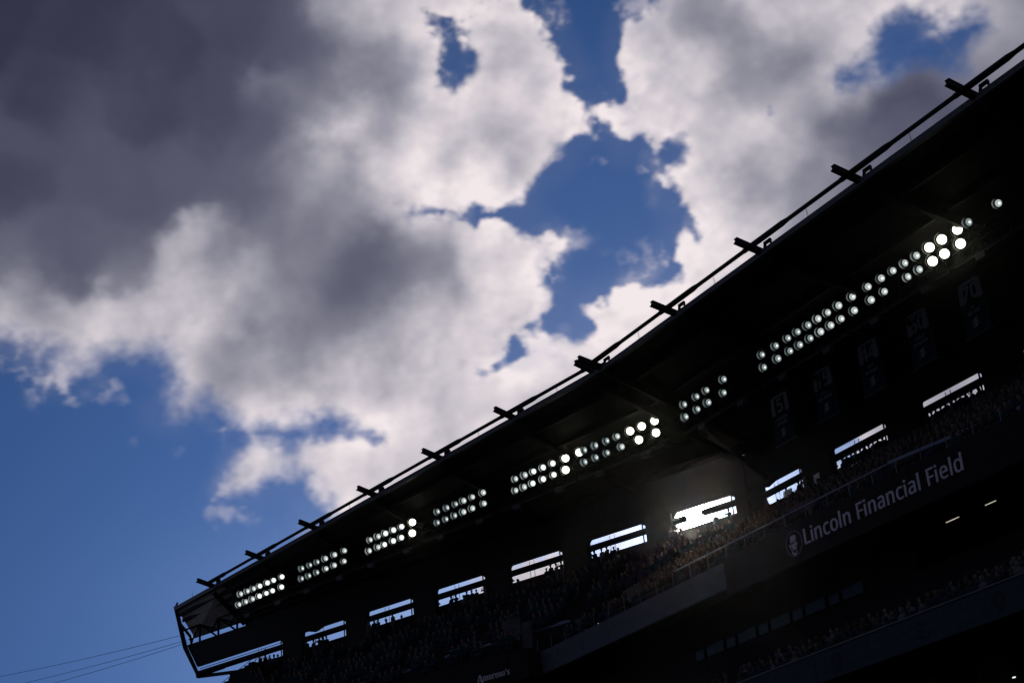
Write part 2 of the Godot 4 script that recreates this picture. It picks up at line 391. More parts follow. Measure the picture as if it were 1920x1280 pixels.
	var brightness := PackedVector3Array([
		Vector3(-3.8, 26.6, 118), Vector3(-3.1, 26.2, 128), Vector3(-6.6, 23.9, 118), Vector3(-7.6, 24.1, 125), Vector3(-8.5, 24.1, 142), Vector3(-4.3, 25.6, 106), Vector3(-5.3, 25.3, 101), Vector3(-6.9, 25.5, 115), Vector3(-8.1, 25.4, 138), Vector3(-3.7, 26.1, 120), Vector3(-6.8, 26.9, 132), Vector3(-6.0, 26.9, 125), Vector3(-7.2, 28.0, 135), Vector3(-6.4, 28.0, 145), Vector3(-8.4, 28.6, 112), Vector3(-9.2, 27.4, 110), Vector3(-8.4, 27.2, 125),
		Vector3(-18.7, 34.3, 60), Vector3(-15.7, 33.7, 65), Vector3(-12.7, 32.9, 70), Vector3(-9.6, 33.8, 78), Vector3(-16.7, 31.1, 70), Vector3(-13.7, 31.2, 76), Vector3(-10.7, 31.2, 80), Vector3(-7.5, 33.7, 88), Vector3(-6.5, 32.9, 92), Vector3(-17.6, 30.0, 86),
		Vector3(-15.7, 30.8, 84), Vector3(-18.5, 28.4, 76), Vector3(-14.7, 28.9, 88), Vector3(-11.7, 29.0, 92), Vector3(-9.8, 28.6, 95), Vector3(-8.7, 30.4, 90), Vector3(-7.4, 31.2, 118), Vector3(-6.5, 32.1, 120), Vector3(-5.6, 34.0, 150), Vector3(-4.3, 34.1, 190),
		Vector3(-3.5, 34.0, 205), Vector3(-3.1, 33.7, 195), Vector3(-4.8, 33.2, 140), Vector3(-4.0, 32.3, 150), Vector3(-5.8, 31.2, 170), Vector3(-5.6, 29.9, 215), Vector3(-6.7, 28.9, 170), Vector3(-7.5, 29.4, 130), Vector3(-4.6, 30.6, 190), Vector3(-3.4, 29.6, 205),
		Vector3(-4.7, 29.0, 222), Vector3(-5.7, 28.5, 150), Vector3(-6.4, 27.3, 150), Vector3(-7.6, 27.3, 140), Vector3(-4.8, 27.9, 190), Vector3(-2.7, 28.5, 225), Vector3(-0.6, 28.4, 225), Vector3(-1.5, 30.0, 205), Vector3(0.2, 30.8, 200), Vector3(-0.2, 32.6, 205),
		Vector3(1.2, 33.2, 205), Vector3(1.9, 32.6, 195), Vector3(0.9, 29.7, 195), Vector3(0.5, 29.7, 165), Vector3(2.9, 30.2, 215), Vector3(1.8, 31.4, 210), Vector3(-2.1, 30.8, 195), Vector3(-2.2, 27.1, 190), Vector3(-3.2, 26.9, 175), Vector3(-1.2, 26.4, 205),
		Vector3(0.4, 26.5, 225), Vector3(1.2, 26.2, 220), Vector3(-18.4, 26.9, 105), Vector3(-16.6, 26.3, 92), Vector3(-14.7, 26.5, 95), Vector3(-13.7, 25.8, 115), Vector3(-17.3, 25.2, 150), Vector3(-17.8, 24.1, 185), Vector3(-16.1, 24.2, 165), Vector3(-14.6, 23.8, 185),
		Vector3(-15.6, 23.1, 205), Vector3(-12.8, 24.2, 190), Vector3(-11.8, 25.6, 185), Vector3(-11.4, 26.1, 180), Vector3(-10.4, 26.8, 150), Vector3(-10.8, 24.7, 200), Vector3(-9.3, 24.5, 195), Vector3(-9.9, 25.6, 160), Vector3(-8.5, 24.8, 150), Vector3(-7.8, 23.7, 120),
		Vector3(-7.0, 24.4, 105), Vector3(-5.9, 25.5, 100), Vector3(-5.3, 26.2, 95), Vector3(-6.2, 24.8, 105), Vector3(-7.7, 26.1, 125), Vector3(-7.0, 23.2, 140), Vector3(-8.6, 23.1, 165), Vector3(-9.9, 22.7, 160), Vector3(-11.8, 23.1, 195), Vector3(-12.2, 22.1, 200),
		Vector3(-10.9, 22.4, 160), Vector3(-10.5, 21.7, 170), Vector3(-9.0, 22.4, 170), Vector3(-7.8, 22.3, 160), Vector3(-6.7, 22.3, 165), Vector3(-9.0, 21.5, 215), Vector3(-7.9, 21.1, 225), Vector3(-6.7, 21.2, 220), Vector3(-5.5, 22.2, 175), Vector3(-5.4, 24.0, 140),
		Vector3(-4.6, 24.7, 115), Vector3(-4.9, 26.3, 100), Vector3(-3.7, 25.3, 125), Vector3(-3.0, 25.3, 150), Vector3(-2.6, 24.9, 150), Vector3(-4.1, 23.6, 165), Vector3(-5.1, 22.9, 170), Vector3(-3.1, 23.9, 190), Vector3(-2.0, 24.5, 200), Vector3(-1.0, 25.2, 215),
		Vector3(0.1, 25.8, 225), Vector3(0.1, 24.3, 225), Vector3(0.9, 24.3, 228), Vector3(-0.1, 23.6, 225), Vector3(-1.2, 23.0, 220), Vector3(-2.2, 22.7, 225), Vector3(-2.8, 22.0, 215), Vector3(-4.0, 21.8, 200), Vector3(-5.2, 21.5, 215), Vector3(-6.2, 20.1, 215),
		Vector3(-7.2, 19.6, 225), Vector3(-8.7, 19.5, 222), Vector3(-9.8, 19.2, 200), Vector3(-8.0, 19.1, 215), Vector3(-6.5, 19.2, 215), Vector3(-5.3, 19.3, 210), Vector3(-4.1, 20.9, 222), Vector3(-3.3, 20.6, 215), Vector3(-1.9, 21.2, 205), Vector3(-1.7, 21.4, 195),
		Vector3(-0.1, 21.8, 225), Vector3(1.5, 22.0, 222), Vector3(0.2, 21.4, 190), Vector3(-1.4, 20.8, 200), Vector3(0.8, 22.7, 230), Vector3(2.7, 22.8, 235), Vector3(3.8, 23.4, 230), Vector3(4.9, 23.9, 235), Vector3(5.9, 24.1, 235), Vector3(2.3, 22.3, 235),
		Vector3(3.2, 21.5, 220), Vector3(5.8, 32.7, 195), Vector3(6.5, 32.3, 185), Vector3(7.0, 31.3, 215), Vector3(5.9, 30.8, 220), Vector3(6.6, 30.1, 230), Vector3(5.3, 29.9, 225), Vector3(7.8, 31.2, 190), Vector3(8.7, 31.4, 165), Vector3(7.8, 30.0, 215),
		Vector3(8.9, 32.3, 150), Vector3(9.9, 32.1, 150), Vector3(10.8, 32.5, 195), Vector3(12.4, 32.2, 185), Vector3(13.0, 31.4, 170), Vector3(14.3, 31.7, 180), Vector3(15.0, 31.0, 190), Vector3(15.2, 31.9, 200), Vector3(10.1, 31.2, 160), Vector3(11.2, 31.2, 175),
		Vector3(13.7, 30.6, 195), Vector3(13.0, 30.4, 165), Vector3(14.5, 30.6, 195), Vector3(16.4, 31.8, 205), Vector3(17.9, 31.4, 205), Vector3(19.1, 30.8, 170), Vector3(20.1, 30.9, 150), Vector3(19.2, 30.3, 120), Vector3(8.3, 29.0, 200), Vector3(8.5, 28.1, 190),
		Vector3(7.5, 28.2, 220), Vector3(8.4, 29.9, 180), Vector3(9.3, 30.3, 145), Vector3(10.5, 30.3, 125), Vector3(11.6, 30.3, 110), Vector3(9.8, 29.3, 205), Vector3(10.8, 29.7, 150), Vector3(12.7, 29.7, 175), Vector3(13.3, 29.6, 180), Vector3(11.8, 29.3, 140),
		Vector3(10.9, 28.9, 165), Vector3(11.6, 28.1, 190), Vector3(10.4, 28.6, 180), Vector3(10.9, 27.9, 195), Vector3(9.5, 27.9, 160), Vector3(9.0, 27.1, 170), Vector3(8.0, 27.4, 215), Vector3(7.3, 26.8, 225), Vector3(7.6, 26.0, 230), Vector3(9.2, 26.2, 205),
		Vector3(8.0, 25.1, 235), Vector3(10.2, 26.4, 180), Vector3(11.4, 27.1, 150), Vector3(12.8, 28.3, 115), Vector3(13.7, 29.0, 95), Vector3(14.8, 29.1, 80), Vector3(15.8, 29.3, 78), Vector3(16.8, 29.4, 85), Vector3(18.2, 29.6, 120), Vector3(18.8, 29.5, 140),
		Vector3(17.7, 28.9, 90), Vector3(13.4, 27.6, 110), Vector3(12.3, 27.1, 125), Vector3(11.1, 25.9, 140), Vector3(15.5, 28.1, 95),
	])
	f.gap.resize(f.columns * f.rows)
	f.lit.resize(f.columns * f.rows)
	for j in f.rows:
		for i in f.columns:
			var p := Vector2(f.left + i * f.step, f.low + j * f.step)
			var k := j * f.columns + i
			if p.x < -34 or p.x > 34 or p.y > 47:
				f.gap[k] = 1.0
				f.lit[k] = 120.0
				continue
			var squash := Vector2(cos(deg_to_rad(p.y)), 1)
			var nearest := 9.0
			for called in gaps:
				var outline: PackedVector2Array = gaps[called]
				var away := 9.0
				for n in outline.size():
					var a: Vector2 = (outline[n] - p) * squash
					var b: Vector2 = (outline[(n + 1) % outline.size()] - p) * squash
					away = minf(away, Geometry2D.get_closest_point_to_segment(Vector2.ZERO, a, b).length())
				if Geometry2D.is_point_in_polygon(p, outline):
					away = -away
				nearest = minf(nearest, away)
			f.gap[k] = nearest
			var total := 0.0
			var weight := 0.0
			for b in brightness:
				var off := (Vector2(b.x, b.y) - p) * squash
				var w := exp(-off.length_squared() / 0.62) + 0.00002 / (0.5 + off.length_squared())
				total += w * b.z
				weight += w
			f.lit[k] = total / weight
	return f

func make_sky() -> Sky:
	var f := sky_field()
	var whole := Image.create(512, 256, false, Image.FORMAT_RGBF)
	for y in 256:
		var el := 90.0 - (y + 0.5) * 180.0 / 256
		for x in 512:
			var az := (x + 0.5) * 360.0 / 512
			var c := f.color(az if az < 180 else az - 360, maxf(el, 1.0)) / EXPOSURE
			whole.set_pixel(x, y, Color(c.x, c.y, c.z))
	whole.resize(4096, 4096, Image.INTERPOLATE_BILINEAR)
	for y in range(1180, 1850):   # finer where the clouds are large
		var el := 90.0 - (y + 0.5) * 180.0 / 4096
		for x in range(-256, 272):
			var c := f.color((x + 0.5) * 360.0 / 4096, el) / EXPOSURE
			whole.set_pixel(posmod(x, 4096), y, Color(c.x, c.y, c.z))
	var m := PanoramaSkyMaterial.new()
	m.panorama = ImageTexture.create_from_image(whole)
	var sky := Sky.new()
	sky.sky_material = m
	return sky


# ---------------------------------------------------------------- scene

func _ready() -> void:
	rng.seed = 77
	var cam := Camera3D.new()
	cam.name = "camera"
	cam.fov = 22.8
	cam.near = 0.1
	cam.far = 6000.0
	cam.transform = Transform3D(Basis(Vector3(0.99556, -0.08669, -0.03662), Vector3(0.09411, 0.91710, 0.38740), Vector3(0, -0.38912, 0.92119)).orthonormalized(), Vector3(0, EYE, 0))
	add_child(cam)
	cam.current = true
	var env := Environment.new()
	env.background_mode = Environment.BG_SKY
	env.sky = make_sky()
	env.tonemap_mode = Environment.TONE_MAPPER_LINEAR
	env.tonemap_exposure = EXPOSURE
	env.volumetric_fog_enabled = true
	env.volumetric_fog_density = 0.00001
	env.volumetric_fog_albedo = Color(1.0, 0.98, 0.97)
	env.volumetric_fog_anisotropy = 0.984
	env.ambient_light_source = Environment.AMBIENT_SOURCE_SKY
	env.sdfgi_enabled = true
	env.ssao_enabled = true
	env.ssil_enabled = true
	var we := WorldEnvironment.new()
	we.name = "environment"
	we.environment = env
	add_child(we)
	var sun := DirectionalLight3D.new()
	sun.name = "sun"
	sun.light_energy = 1.6
	sun.light_color = Color(1.0, 0.95, 0.87)
	sun.light_angular_distance = 0.5
	sun.shadow_enabled = true
	add_child(sun)
	sun.look_at_from_position(compass(SUN_AZIMUTH, SUN_HEIGHT) * 100.0, Vector3.ZERO)
	make_materials()
	build_ground()
	build_opposite_stand()
	build_grandstand()
	build_roof()
	build_catwalks()
	build_floodlights()
	build_banners()
	build_signs()
	build_rails_and_cables()
	build_people()


func build_ground() -> void:
	var st := begin()
	quad(st, Vector3(-3000, 0, -3000), Vector3(3000, 0, -3000), Vector3(3000, 0, 3000), Vector3(-3000, 0, 3000))
	tag(put("ground", done(st), mats.asphalt), "dark paved ground round the stadium", "ground", "", "structure")
	st = begin()
	var c := on_a(10, -62, -EYE) + Vector3(0, 0.004, 0)
	var p := []
	for q in [[-75, -28], [75, -28], [75, 28], [-75, 28]]:
		p.append(c + A_ALONG * q[0] + A_BACK * q[1])
	quad(st, p[0], p[1], p[2], p[3])
	tag(put("field", done(st), mats.field_grass), "mown grass playing field before the stand", "field", "", "structure")


func build_opposite_stand() -> void:
	# the bowl closes behind the camera and shades the near side from the open sky
	var st := begin()
	for k in 20:
		var d := -100.0 - k * 2.4
		var h := -EYE + 3.0 + k * 2.2
		var p := []
		for y in [-EYE, h]:
			for q in [[-110, 0], [130, 0], [130, -2.4], [-110, -2.4]]:
				p.append(on_a(q[0], d + q[1], y))
		solid(st, p)
	tag(put("terrace", done(st), mats.dark_concrete), "dark stepped terrace closing the bowl on the far side of the field", "terrace", "", "structure")


func wing(called: String) -> Array:   # along, back
	return [A_ALONG, A_BACK] if called == "a" else [B_ALONG, B_BACK]

func on_wing(called: String, s: float, d: float, h: float) -> Vector3:
	return on_a(s, d, h) if called == "a" else on_b(s, d - 16.6, h)

# the two wings meet in one upright plane; d is metres back from the front of the deck
func seam_a(d: float) -> float:
	return -8.0 + 0.163 * (d + 1.0)

func seam_b(d: float) -> float:
	return 0.3 - 0.575 * (16.6 - d)

func far_end(d: float) -> float:
	return -53.2 + 0.58 * (16.6 - d)


func piece(called: String, s0: float, s1: float, d0: float, d1: float, h0: float, h1: float, which := "a") -> ArrayMesh:
	var st := begin()
	var p := []
	for h in [h0, h1]:
		p.append(on_wing(which, s0, d0, h))
		p.append(on_wing(which, s1, d0, h))
		p.append(on_wing(which, s1, d1, h))
		p.append(on_wing(which, s0, d1, h))
	solid(st, p)
	return done(st)

const ROWS := 21
func row_depth(r: int) -> float:
	return -0.2 + r * 0.81

func row_floor(r: int) -> float:
	return 24.1 + r * 0.434


func build_grandstand() -> void:
	var o := thing("grandstand", "dark upper deck of a stadium stand with packed terraces and a long pale front wall", "grandstand")
	# terraces, one step per row
	for which in ["a", "b"]:
		var st := begin()
		for r in ROWS:
			var d0 := row_depth(r)
			var d1 := d0 + 0.83
			var h := row_floor(r)
			var p := []
			for y in [h - 0.75, h]:
				for q in [[0, d0], [1, d0], [1, d1], [0, d1]]:
					var s := 0.0
					if which == "a":
						s = seam_a(q[1]) if q[0] == 0 else 90.0
					else:
						s = far_end(q[1]) if q[0] == 0 else seam_b(q[1])
					p.append(on_wing(which, s, q[1], y))
			solid(st, p)
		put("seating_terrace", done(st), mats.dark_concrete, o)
		# underside and the wall behind the concourse
		st = begin()
		var e0 := seam_a(-0.9) if which == "a" else far_end(-0.5)
		var e1 := 90.0 if which == "a" else seam_b(-0.5)
		var f0 := seam_a(12) if which == "a" else far_end(12)
		var f1 := 90.0 if which == "a" else seam_b(12)
		var lip := -0.7 if which == "a" else 0.02
		solid(st, [on_wing(which, e0, lip, 22.75), on_wing(which, e1, lip, 22.75), on_wing(which, f1, 12, 25.2), on_wing(which, f0, 12, 25.2),
			on_wing(which, e0, lip, 22.95), on_wing(which, e1, lip, 22.95), on_wing(which, f1, 12, 25.4), on_wing(which, f0, 12, 25.4)])
		put("deck_underside", done(st), mats.dark_concrete, o)
		st = begin()
		solid(st, [on_wing(which, f0, 11.6, -EYE), on_wing(which, f1, 11.6, -EYE), on_wing(which, f1, 12.0, -EYE), on_wing(which, f0, 12.0, -EYE),
			on_wing(which, f0, 11.6, 25.3), on_wing(which, f1, 11.6, 25.3), on_wing(which, f1, 12.0, 25.3), on_wing(which, f0, 12.0, 25.3)])
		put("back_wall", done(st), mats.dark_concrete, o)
	# parapet behind the last row, below the openings
	for k in 10:
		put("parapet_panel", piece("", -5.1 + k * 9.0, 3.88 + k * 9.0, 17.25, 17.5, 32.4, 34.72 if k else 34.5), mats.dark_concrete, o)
	for k in 7:
		put("parapet_panel", piece("", -0.6 - (k + 1) * 8.06, -0.62 - k * 8.06, 16.85, 17.1, 32.4, 34.5, "b"), mats.dark_concrete, o)
	# front wall of the upper deck: pale panels to the west, a dark sign band to the east
	var s := -7.9
	var n := 0
	while s < 13.6:
		var wide := 3.12
		put("front_wall_panel", piece("", s + 0.012, minf(s + wide, 13.9) - 0.012, -1.0 + 0.004 * (n % 2), -0.75, 22.6, 24.07), mats.fascia_paint, o)
		s += wide
		n += 1
	put("front_wall_end", piece("", -8.55, -8.03, -1.15, -0.4, 22.45, 24.35), mats.fascia_paint, o)
	put("sign_band", piece("", 13.92, 90.0, -1.0, -0.75, 22.2, 24.3), mats.sign_board, o)
	put("front_wall_panel", piece("", far_end(0) + 0.5, seam_b(-0.3), -0.25, 0.0, 22.3, 24.3, "b"), mats.dark_concrete, o)
	# walls of the stair openings
	put("stair_wall", piece("", -12.4, -10.9, 3.2, 3.5, 25.0, 27.4, "b"), mats.concrete, o)
	put("stair_wall", piece("", -9.3, -8.5, 1.4, 1.7, 24.4, 26.4, "b"), mats.concrete, o)
	put("stair_wall", piece("", 0.6, 2.2, 1.2, 1.5, 24.6, 26.3), mats.concrete, o)
	put("stair_wall", piece("", 17.4, 19.6, 1.2, 1.5, 24.6, 26.2), mats.concrete, o)
	# club level: glazing, a low wall, its own short terrace and a pale front wall with emblems
	for k in 15:
		var a0 := 6.0 + k * 1.05 + 0.12 * sin(k * 2.1)
		var frame := put("window", piece("", a0, a0 + 0.92, 2.0, 2.1, 20.45, 21.15), mats.dark_steel, o)
		put("pane", piece("", a0 + 0.05, a0 + 0.87, 1.96, 1.985, 20.5, 21.0 + 0.04 * (k % 3)), mats.window_glass, frame)
	put("club_wall", piece("", -8, 90, 2.0, 2.25, 18.4, 20.42), mats.dark_concrete, o)
	put("suite_wall", piece("", -8, 25.5, 2.12, 2.3, 20.44, 24.0), mats.dark_concrete, o)
	var st2 := begin()
	for r in 7:
		var d0 := -3.75 + r * 0.82
		var p := []
		for y in [15.0, 15.9 + r * 0.42]:
			for q in [[-9.0, d0], [90.0, d0], [90.0, d0 + 0.83], [-9.0, d0 + 0.83]]:
				p.append(on_a(q[0], q[1], y))
		solid(st2, p)
	put("club_terrace", done(st2), mats.dark_concrete, o)
	s = -8.0
	n = 0
	while s < 90:
		put("club_front_panel", piece("", s + 0.01, s + 3.99, -4.0 - 0.004 * (n % 2), -3.76, 15.07, 16.45), mats.club_paint, o)
		s += 4.0
		n += 1
	put("club_coping", piece("", -8.0, 90, -4.05, -3.72, 16.46, 16.53), mats.edge_metal, o)
	# concourse below
	put("lower_wall", piece("", -60, -7.6, 1.0, 1.3, -EYE, 23.2, "b"), mats.dark_concrete, o)
	put("corner_block", piece("", -10.2, -7.7, -0.2, 1.6, 22.3, 24.08, "b"), mats.dark_concrete, o)
	put("corner_wall", piece("", -9.6, -7.4, 0.2, 0.5, -EYE, 24.0), mats.dark_concrete, o)
	put("gangway", gangway(), mats.dark_concrete, o)
	for k in 15:
		put("column", piece("", 18.6 + k * 3.7, 20.0 + k * 3.7 + (0.7 if k % 2 else 0.0), 0.6, 1.4, -EYE, 14.9), mats.concrete, o)
	put("lower_wall", piece("", -9, 90, 2.6, 2.9, -EYE, 15.0), mats.dark_concrete, o)


func gangway() -> ArrayMesh:   # the stair that drops away past the cut end of the deck
	var st := begin()
	for n in 12:
		var s := -52.4 - n * 0.55
		var h := 34.2 - n * 0.17
		var p := []
		for y in [h - 3.5, h]:
			for q in [[s, -1.5], [s + 0.58, -1.5], [s + 0.58, 0.1], [s, 0.1]]:
				p.append(on_b(q[0], q[1], y))
		solid(st, p)
	return done(st)


# ---------------------------------------------------------------- roof

func front_tip(k: int) -> Array:   # where the k-th outrigger leaves the roof edge: start, along, back, place along
	return ["a", k * 9.02] if k >= 0 else ["edge", (k + 1) * 9.23]

func front(which: String, s: float, d: float, h: float) -> Vector3:
	return on_a(s, d, h) if which == "a" else on_edge(s, d, h)

# the roof sheet: t runs along the wing, u from the front edge (0) to the back (1)
func roof_a(s: float, u: float, drop := 0.0) -> Vector3:
	var f := on_a(s, 1.9, 41.42 - drop)
	var g := on_a(s if s > 1 else lerpf(-5.0, 1.0, clampf(s, 0, 1)), 16.9, 38.65 - drop)
	return f.lerp(g, u)

func roof_b(t: float, u: float, drop := 0.0) -> Vector3:   # t: 0 at the bend, 1 at the far end
	if t <= 0:
		return roof_a(0, u, drop)
	var f := on_edge(-63.1 * t, 1.7, 41.42 - drop)
	var g := on_b(-0.2 - 61.4 * t, 0.0, 38.65 - drop)
	return f.lerp(g, u)

func sheet(p: Array, thick: float) -> ArrayMesh:
	var st := begin()
	var q := []
	for v in p:
		q.append(v)
	for v in p:
		q.append(v + Vector3(0, thick, 0))
	solid(st, q)
	return done(st)


func build_roof() -> void:
	var o := thing("canopy_roof", "long dark cantilevered roof over the upper deck, with outriggers and a front tube", "roof")
	# sheeting, edge beam and rafters, bay by bay
	for k in 10:
		var s0 := k * 9.02
		var s1 := s0 + 9.0
		put("roof_panel", sheet([roof_a(s0, 0), roof_a(s1, 0), roof_a(s1, 1), roof_a(s0, 1)], 0.16), mats.roof_sheet, o)
		var st := begin()
		bar(st, roof_a(s0, 0, -0.02) - A_BACK * 0.16, roof_a(s1, 0, -0.02) - A_BACK * 0.16, 0.3, 0.34)
		put("edge_beam", done(st), mats.edge_metal, o)
		for n in 5:
			st = begin()
			var u := 0.14 + n * 0.19
			bar(st, roof_a(s0, u, 0.18), roof_a(s1, u, 0.18), 0.16, 0.3)
			put("purlin", done(st), mats.dark_steel, o)
	for k in 7:
		var t0 := k / 7.0
		var t1 := (k + 1) / 7.0 - 0.0004
		put("roof_panel", sheet([roof_b(t0, 0), roof_b(t1, 0), roof_b(t1, 1), roof_b(t0, 1)], 0.16), mats.roof_sheet if k < 6 else mats.pale_sheet, o)  # last bay painted lighter in place of low light on its underside
		var st := begin()
		bar(st, roof_b(t0, 0, -0.02) - EDGE_BACK * 0.16, roof_b(t1, 0, -0.02) - EDGE_BACK * 0.16, 0.3, 0.34)
		put("edge_beam", done(st), mats.edge_metal, o)
		for n in (5 if k < 6 else 2):
			st = begin()
			var u := 0.14 + n * 0.19
			bar(st, roof_b(t0, u, 0.18), roof_b(t1, u, 0.18), 0.16, 0.3)
			put("purlin", done(st), mats.dark_steel, o)
	for k in 11:
		var st := begin()
		var s := k * 9.02 + 0.3
		bar(st, roof_a(s, 0.01, 0.3), roof_a(s, 0.97, 0.45), 0.32, 0.55)
		bar(st, roof_a(s, 0.97, 2.7), roof_a(s, 0.45, 0.45), 0.2, 0.25)
		put("rafter", done(st), mats.dark_steel, o)
	for k in 7:
		var st := begin()
		var t := (k + 0.03) / 6.85
		bar(st, roof_b(t, 0.01, 0.3), roof_b(t, 0.97, 0.4), 0.32, 0.5)
		put("rafter", done(st), mats.dark_steel, o)
	# outriggers: I-beams that stick out past the edge, each with a hooked clamp; the tube runs through them
	for k in range(-7, 10):
		var tip: Array = front_tip(k)
		var which: String = tip[0]
		var s: float = tip[1]
		var a := front(which, s, -0.08, 42.02)
		var b := front(which, s, 2.5, 41.35)
		var along := A_ALONG if which == "a" else EDGE_ALONG
		var st := begin()
		var up := along.cross(b - a).normalized()
		if up.y < 0:
			up = -up
		bar(st, a + up * 0.15, b + up * 0.15, 0.31, 0.05, up)
		bar(st, a - up * 0.15, b - up * 0.15, 0.31, 0.05, up)
		bar(st, a + (b - a) * 0.02, b, 0.24, 0.26, up)
		var beam := put("outrigger", done(st), mats.dark_steel, o)
		st = begin()
		var foot := front(which, s + 0.32, 1.72, 41.62)
		tube(st, foot, foot + Vector3(0, 0.3, 0) + along * 0.12, 0.09)
		tube(st, foot + Vector3(0, 0.3, 0) + along * 0.08, foot + Vector3(0, 0.3, 0) + along * 0.62, 0.12)
		tube(st, foot + Vector3(0, 0.3, 0) + along * 0.58, foot + along * 0.66, 0.07)
		put("clamp", done(st), mats.dark_steel, beam)
		# one length of tube to the next outrigger on the right, sleeved at its near end
		var r0 := front(which, s, 0.95, 41.78)
		var next: Array = front_tip(k + 1)
		var r1 := front(next[0], next[1], 0.95, 41.78)
		if k == -1:
			continue
		st = begin()
		tube(st, r0, r1, 0.125, 0.125, 12)
		var length := put("front_tube", done(st), mats.dark_steel, o)
		st = begin()
		tube(st, r0, r0.lerp(r1, 0.34), 0.175, 0.175, 12)
		tube(st, r0.lerp(r1, 0.34), r0.lerp(r1, 0.40), 0.175, 0.125, 12, false)
		tube(st, r0.lerp(r1, 0.93), r1, 0.15, 0.15, 12)
		put("sleeve", done(st), mats.dark_steel, length)
	# thin lightning rods on the edge
	for q in [["a", 13.2], ["a", 31.2], ["a", 22.4], ["a", 4.6], ["edge", -4.4], ["edge", -13.8], ["edge", -31.9], ["edge", -60.0]]:
		var st := begin()
		var foot := front(q[0], q[1], 1.75, 41.5)
		tube(st, foot, foot + Vector3(0, 1.0, 0), 0.014, 0.006, 5)
		tube(st, foot + Vector3(0.1, 0, 0), foot + Vector3(0, 0.7, 0), 0.010, 0.008, 5)
		put("lightning_rod", done(st), mats.dark_steel, o)
	# back band, pillars with their gussets, and the big tube that crosses the openings
	for k in 10:
		build_back_bay(o, "a", 0.4 + k * 9.0, 5.85 if k else 4.7, 3.15 if k < 9 else 3.6, 17.0)
	for k in 7:
		build_back_bay(o, "b", -0.9 - k * 8.06, 5.65, 2.41 if k else 1.0, 16.6)
	put("bend_panel", piece("", -7.6, -4.15, 16.86, 17.09, 32.4, 38.74), mats.dark_steel, o)
	build_far_end(o)


# one bay of the roof's back: the opening lies to the left of "right", the pillar to its right
func build_back_bay(o: Node3D, which: String, right: float, opening: float, pillar: float, d: float) -> void:
	var left := right - opening
	var last := which == "b" and right < -48.5
	var st := begin()
	if last:   # the last bay reaches the tip; above it the truss stays open
		left = right - 11.9
		var e := []
		for q in [[-61.15, 35.82], [-54.3, 35.82], [-54.3, 38.14], [-62.6, 38.14]]:
			e.append(on_wing(which, q[0], d - 0.12, q[1]))
		for q in [[-61.15, 35.82], [-54.3, 35.82], [-54.3, 38.14], [-62.6, 38.14]]:
			e.append(on_wing(which, q[0], d + 0.1, q[1]))
		solid(st, e)
		put("back_panel", done(st), mats.dark_steel, o)
		st = begin()
	put("back_panel", piece("", -54.28 if last else left - 0.02, right + pillar - 0.02, d - 0.12, d + 0.1, 35.82, 38.74, which), mats.dark_steel, o)
	var p := []
	for h in [33.0, 35.8]:
		for q in [[right, d - 0.25], [right + pillar, d - 0.25], [right + pillar, d + 0.3], [right, d + 0.3]]:
			p.append(on_wing(which, q[0], q[1], h))
	solid(st, p)
	# gussets that cut the corners of the opening
	var along: Vector3 = wing(which)[0]
	var back: Vector3 = wing(which)[1]
	var place := Transform3D(Basis(along, Vector3.UP, back), on_wing(which, right + pillar, d - 0.1, 0))
	plate(st, PackedVector2Array([Vector2(0, 35.8), Vector2(0.42, 35.8), Vector2(0.05, 35.4), Vector2(0, 35.4)]), 0.1, place)
	plate(st, PackedVector2Array([Vector2(0, 34.95), Vector2(0.5, 34.55), Vector2(0, 34.5)]), 0.1, place)
	place.origin = on_wing(which, right, d - 0.1, 0)
	plate(st, PackedVector2Array([Vector2(0, 35.8), Vector2(-0.5, 35.8), Vector2(0, 35.5)]), 0.1, place)
	var post := put("pillar", done(st), mats.dark_steel, o)
	st = begin()
	tube(st, on_wing(which, right - 0.42, d, 34.3), on_wing(which, right - 0.42, d, 35.8), 0.06)
	put("post", done(st), mats.dark_steel, post)
	st = begin()
	for off in [3.72, 3.28]:
		tube(st, on_wing(which, right - off, d + 0.25, 34.4), on_wing(which, right - off, d + 0.25, 35.8), 0.026, 0.026, 6)
	put("conduit", done(st), mats.dark_steel, post)
	st = begin()
	if which == "b" and right > -1.0:   # tube cut in two here so the sun glare looks joined
		tube(st, on_wing(which, left - 0.1, d + 0.05, 35.2), on_wing(which, -5.5, d + 0.05, 35.2), 0.25, 0.25, 14)
		tube(st, on_wing(which, -3.9, d + 0.05, 35.2), on_wing(which, right + 0.05, d + 0.05, 35.2), 0.25, 0.25, 14)
	else:
		tube(st, on_wing(which, left - 0.1, d + 0.05, 35.2), on_wing(which, right + 0.05, d + 0.05, 35.2), 0.25, 0.25, 14)
	put("cross_tube", done(st), mats.dark_steel, o)
	if which == "b" and right < -35 and right > -45 or which == "a" and right < 1.5 and right > -1:
		st = begin()   # a slack tarpaulin hung under the band
		plate(st, PackedVector2Array([Vector2(-4.9, 35.75), Vector2(-0.6, 35.78), Vector2(-2.2, 35.62), Vector2(-3.4, 35.35)]), 0.02, Transform3D(Basis(along, Vector3.UP, back), on_wing(which, right, d - 0.5, 0)))
		put("tarpaulin", done(st), mats.dark_steel, o)


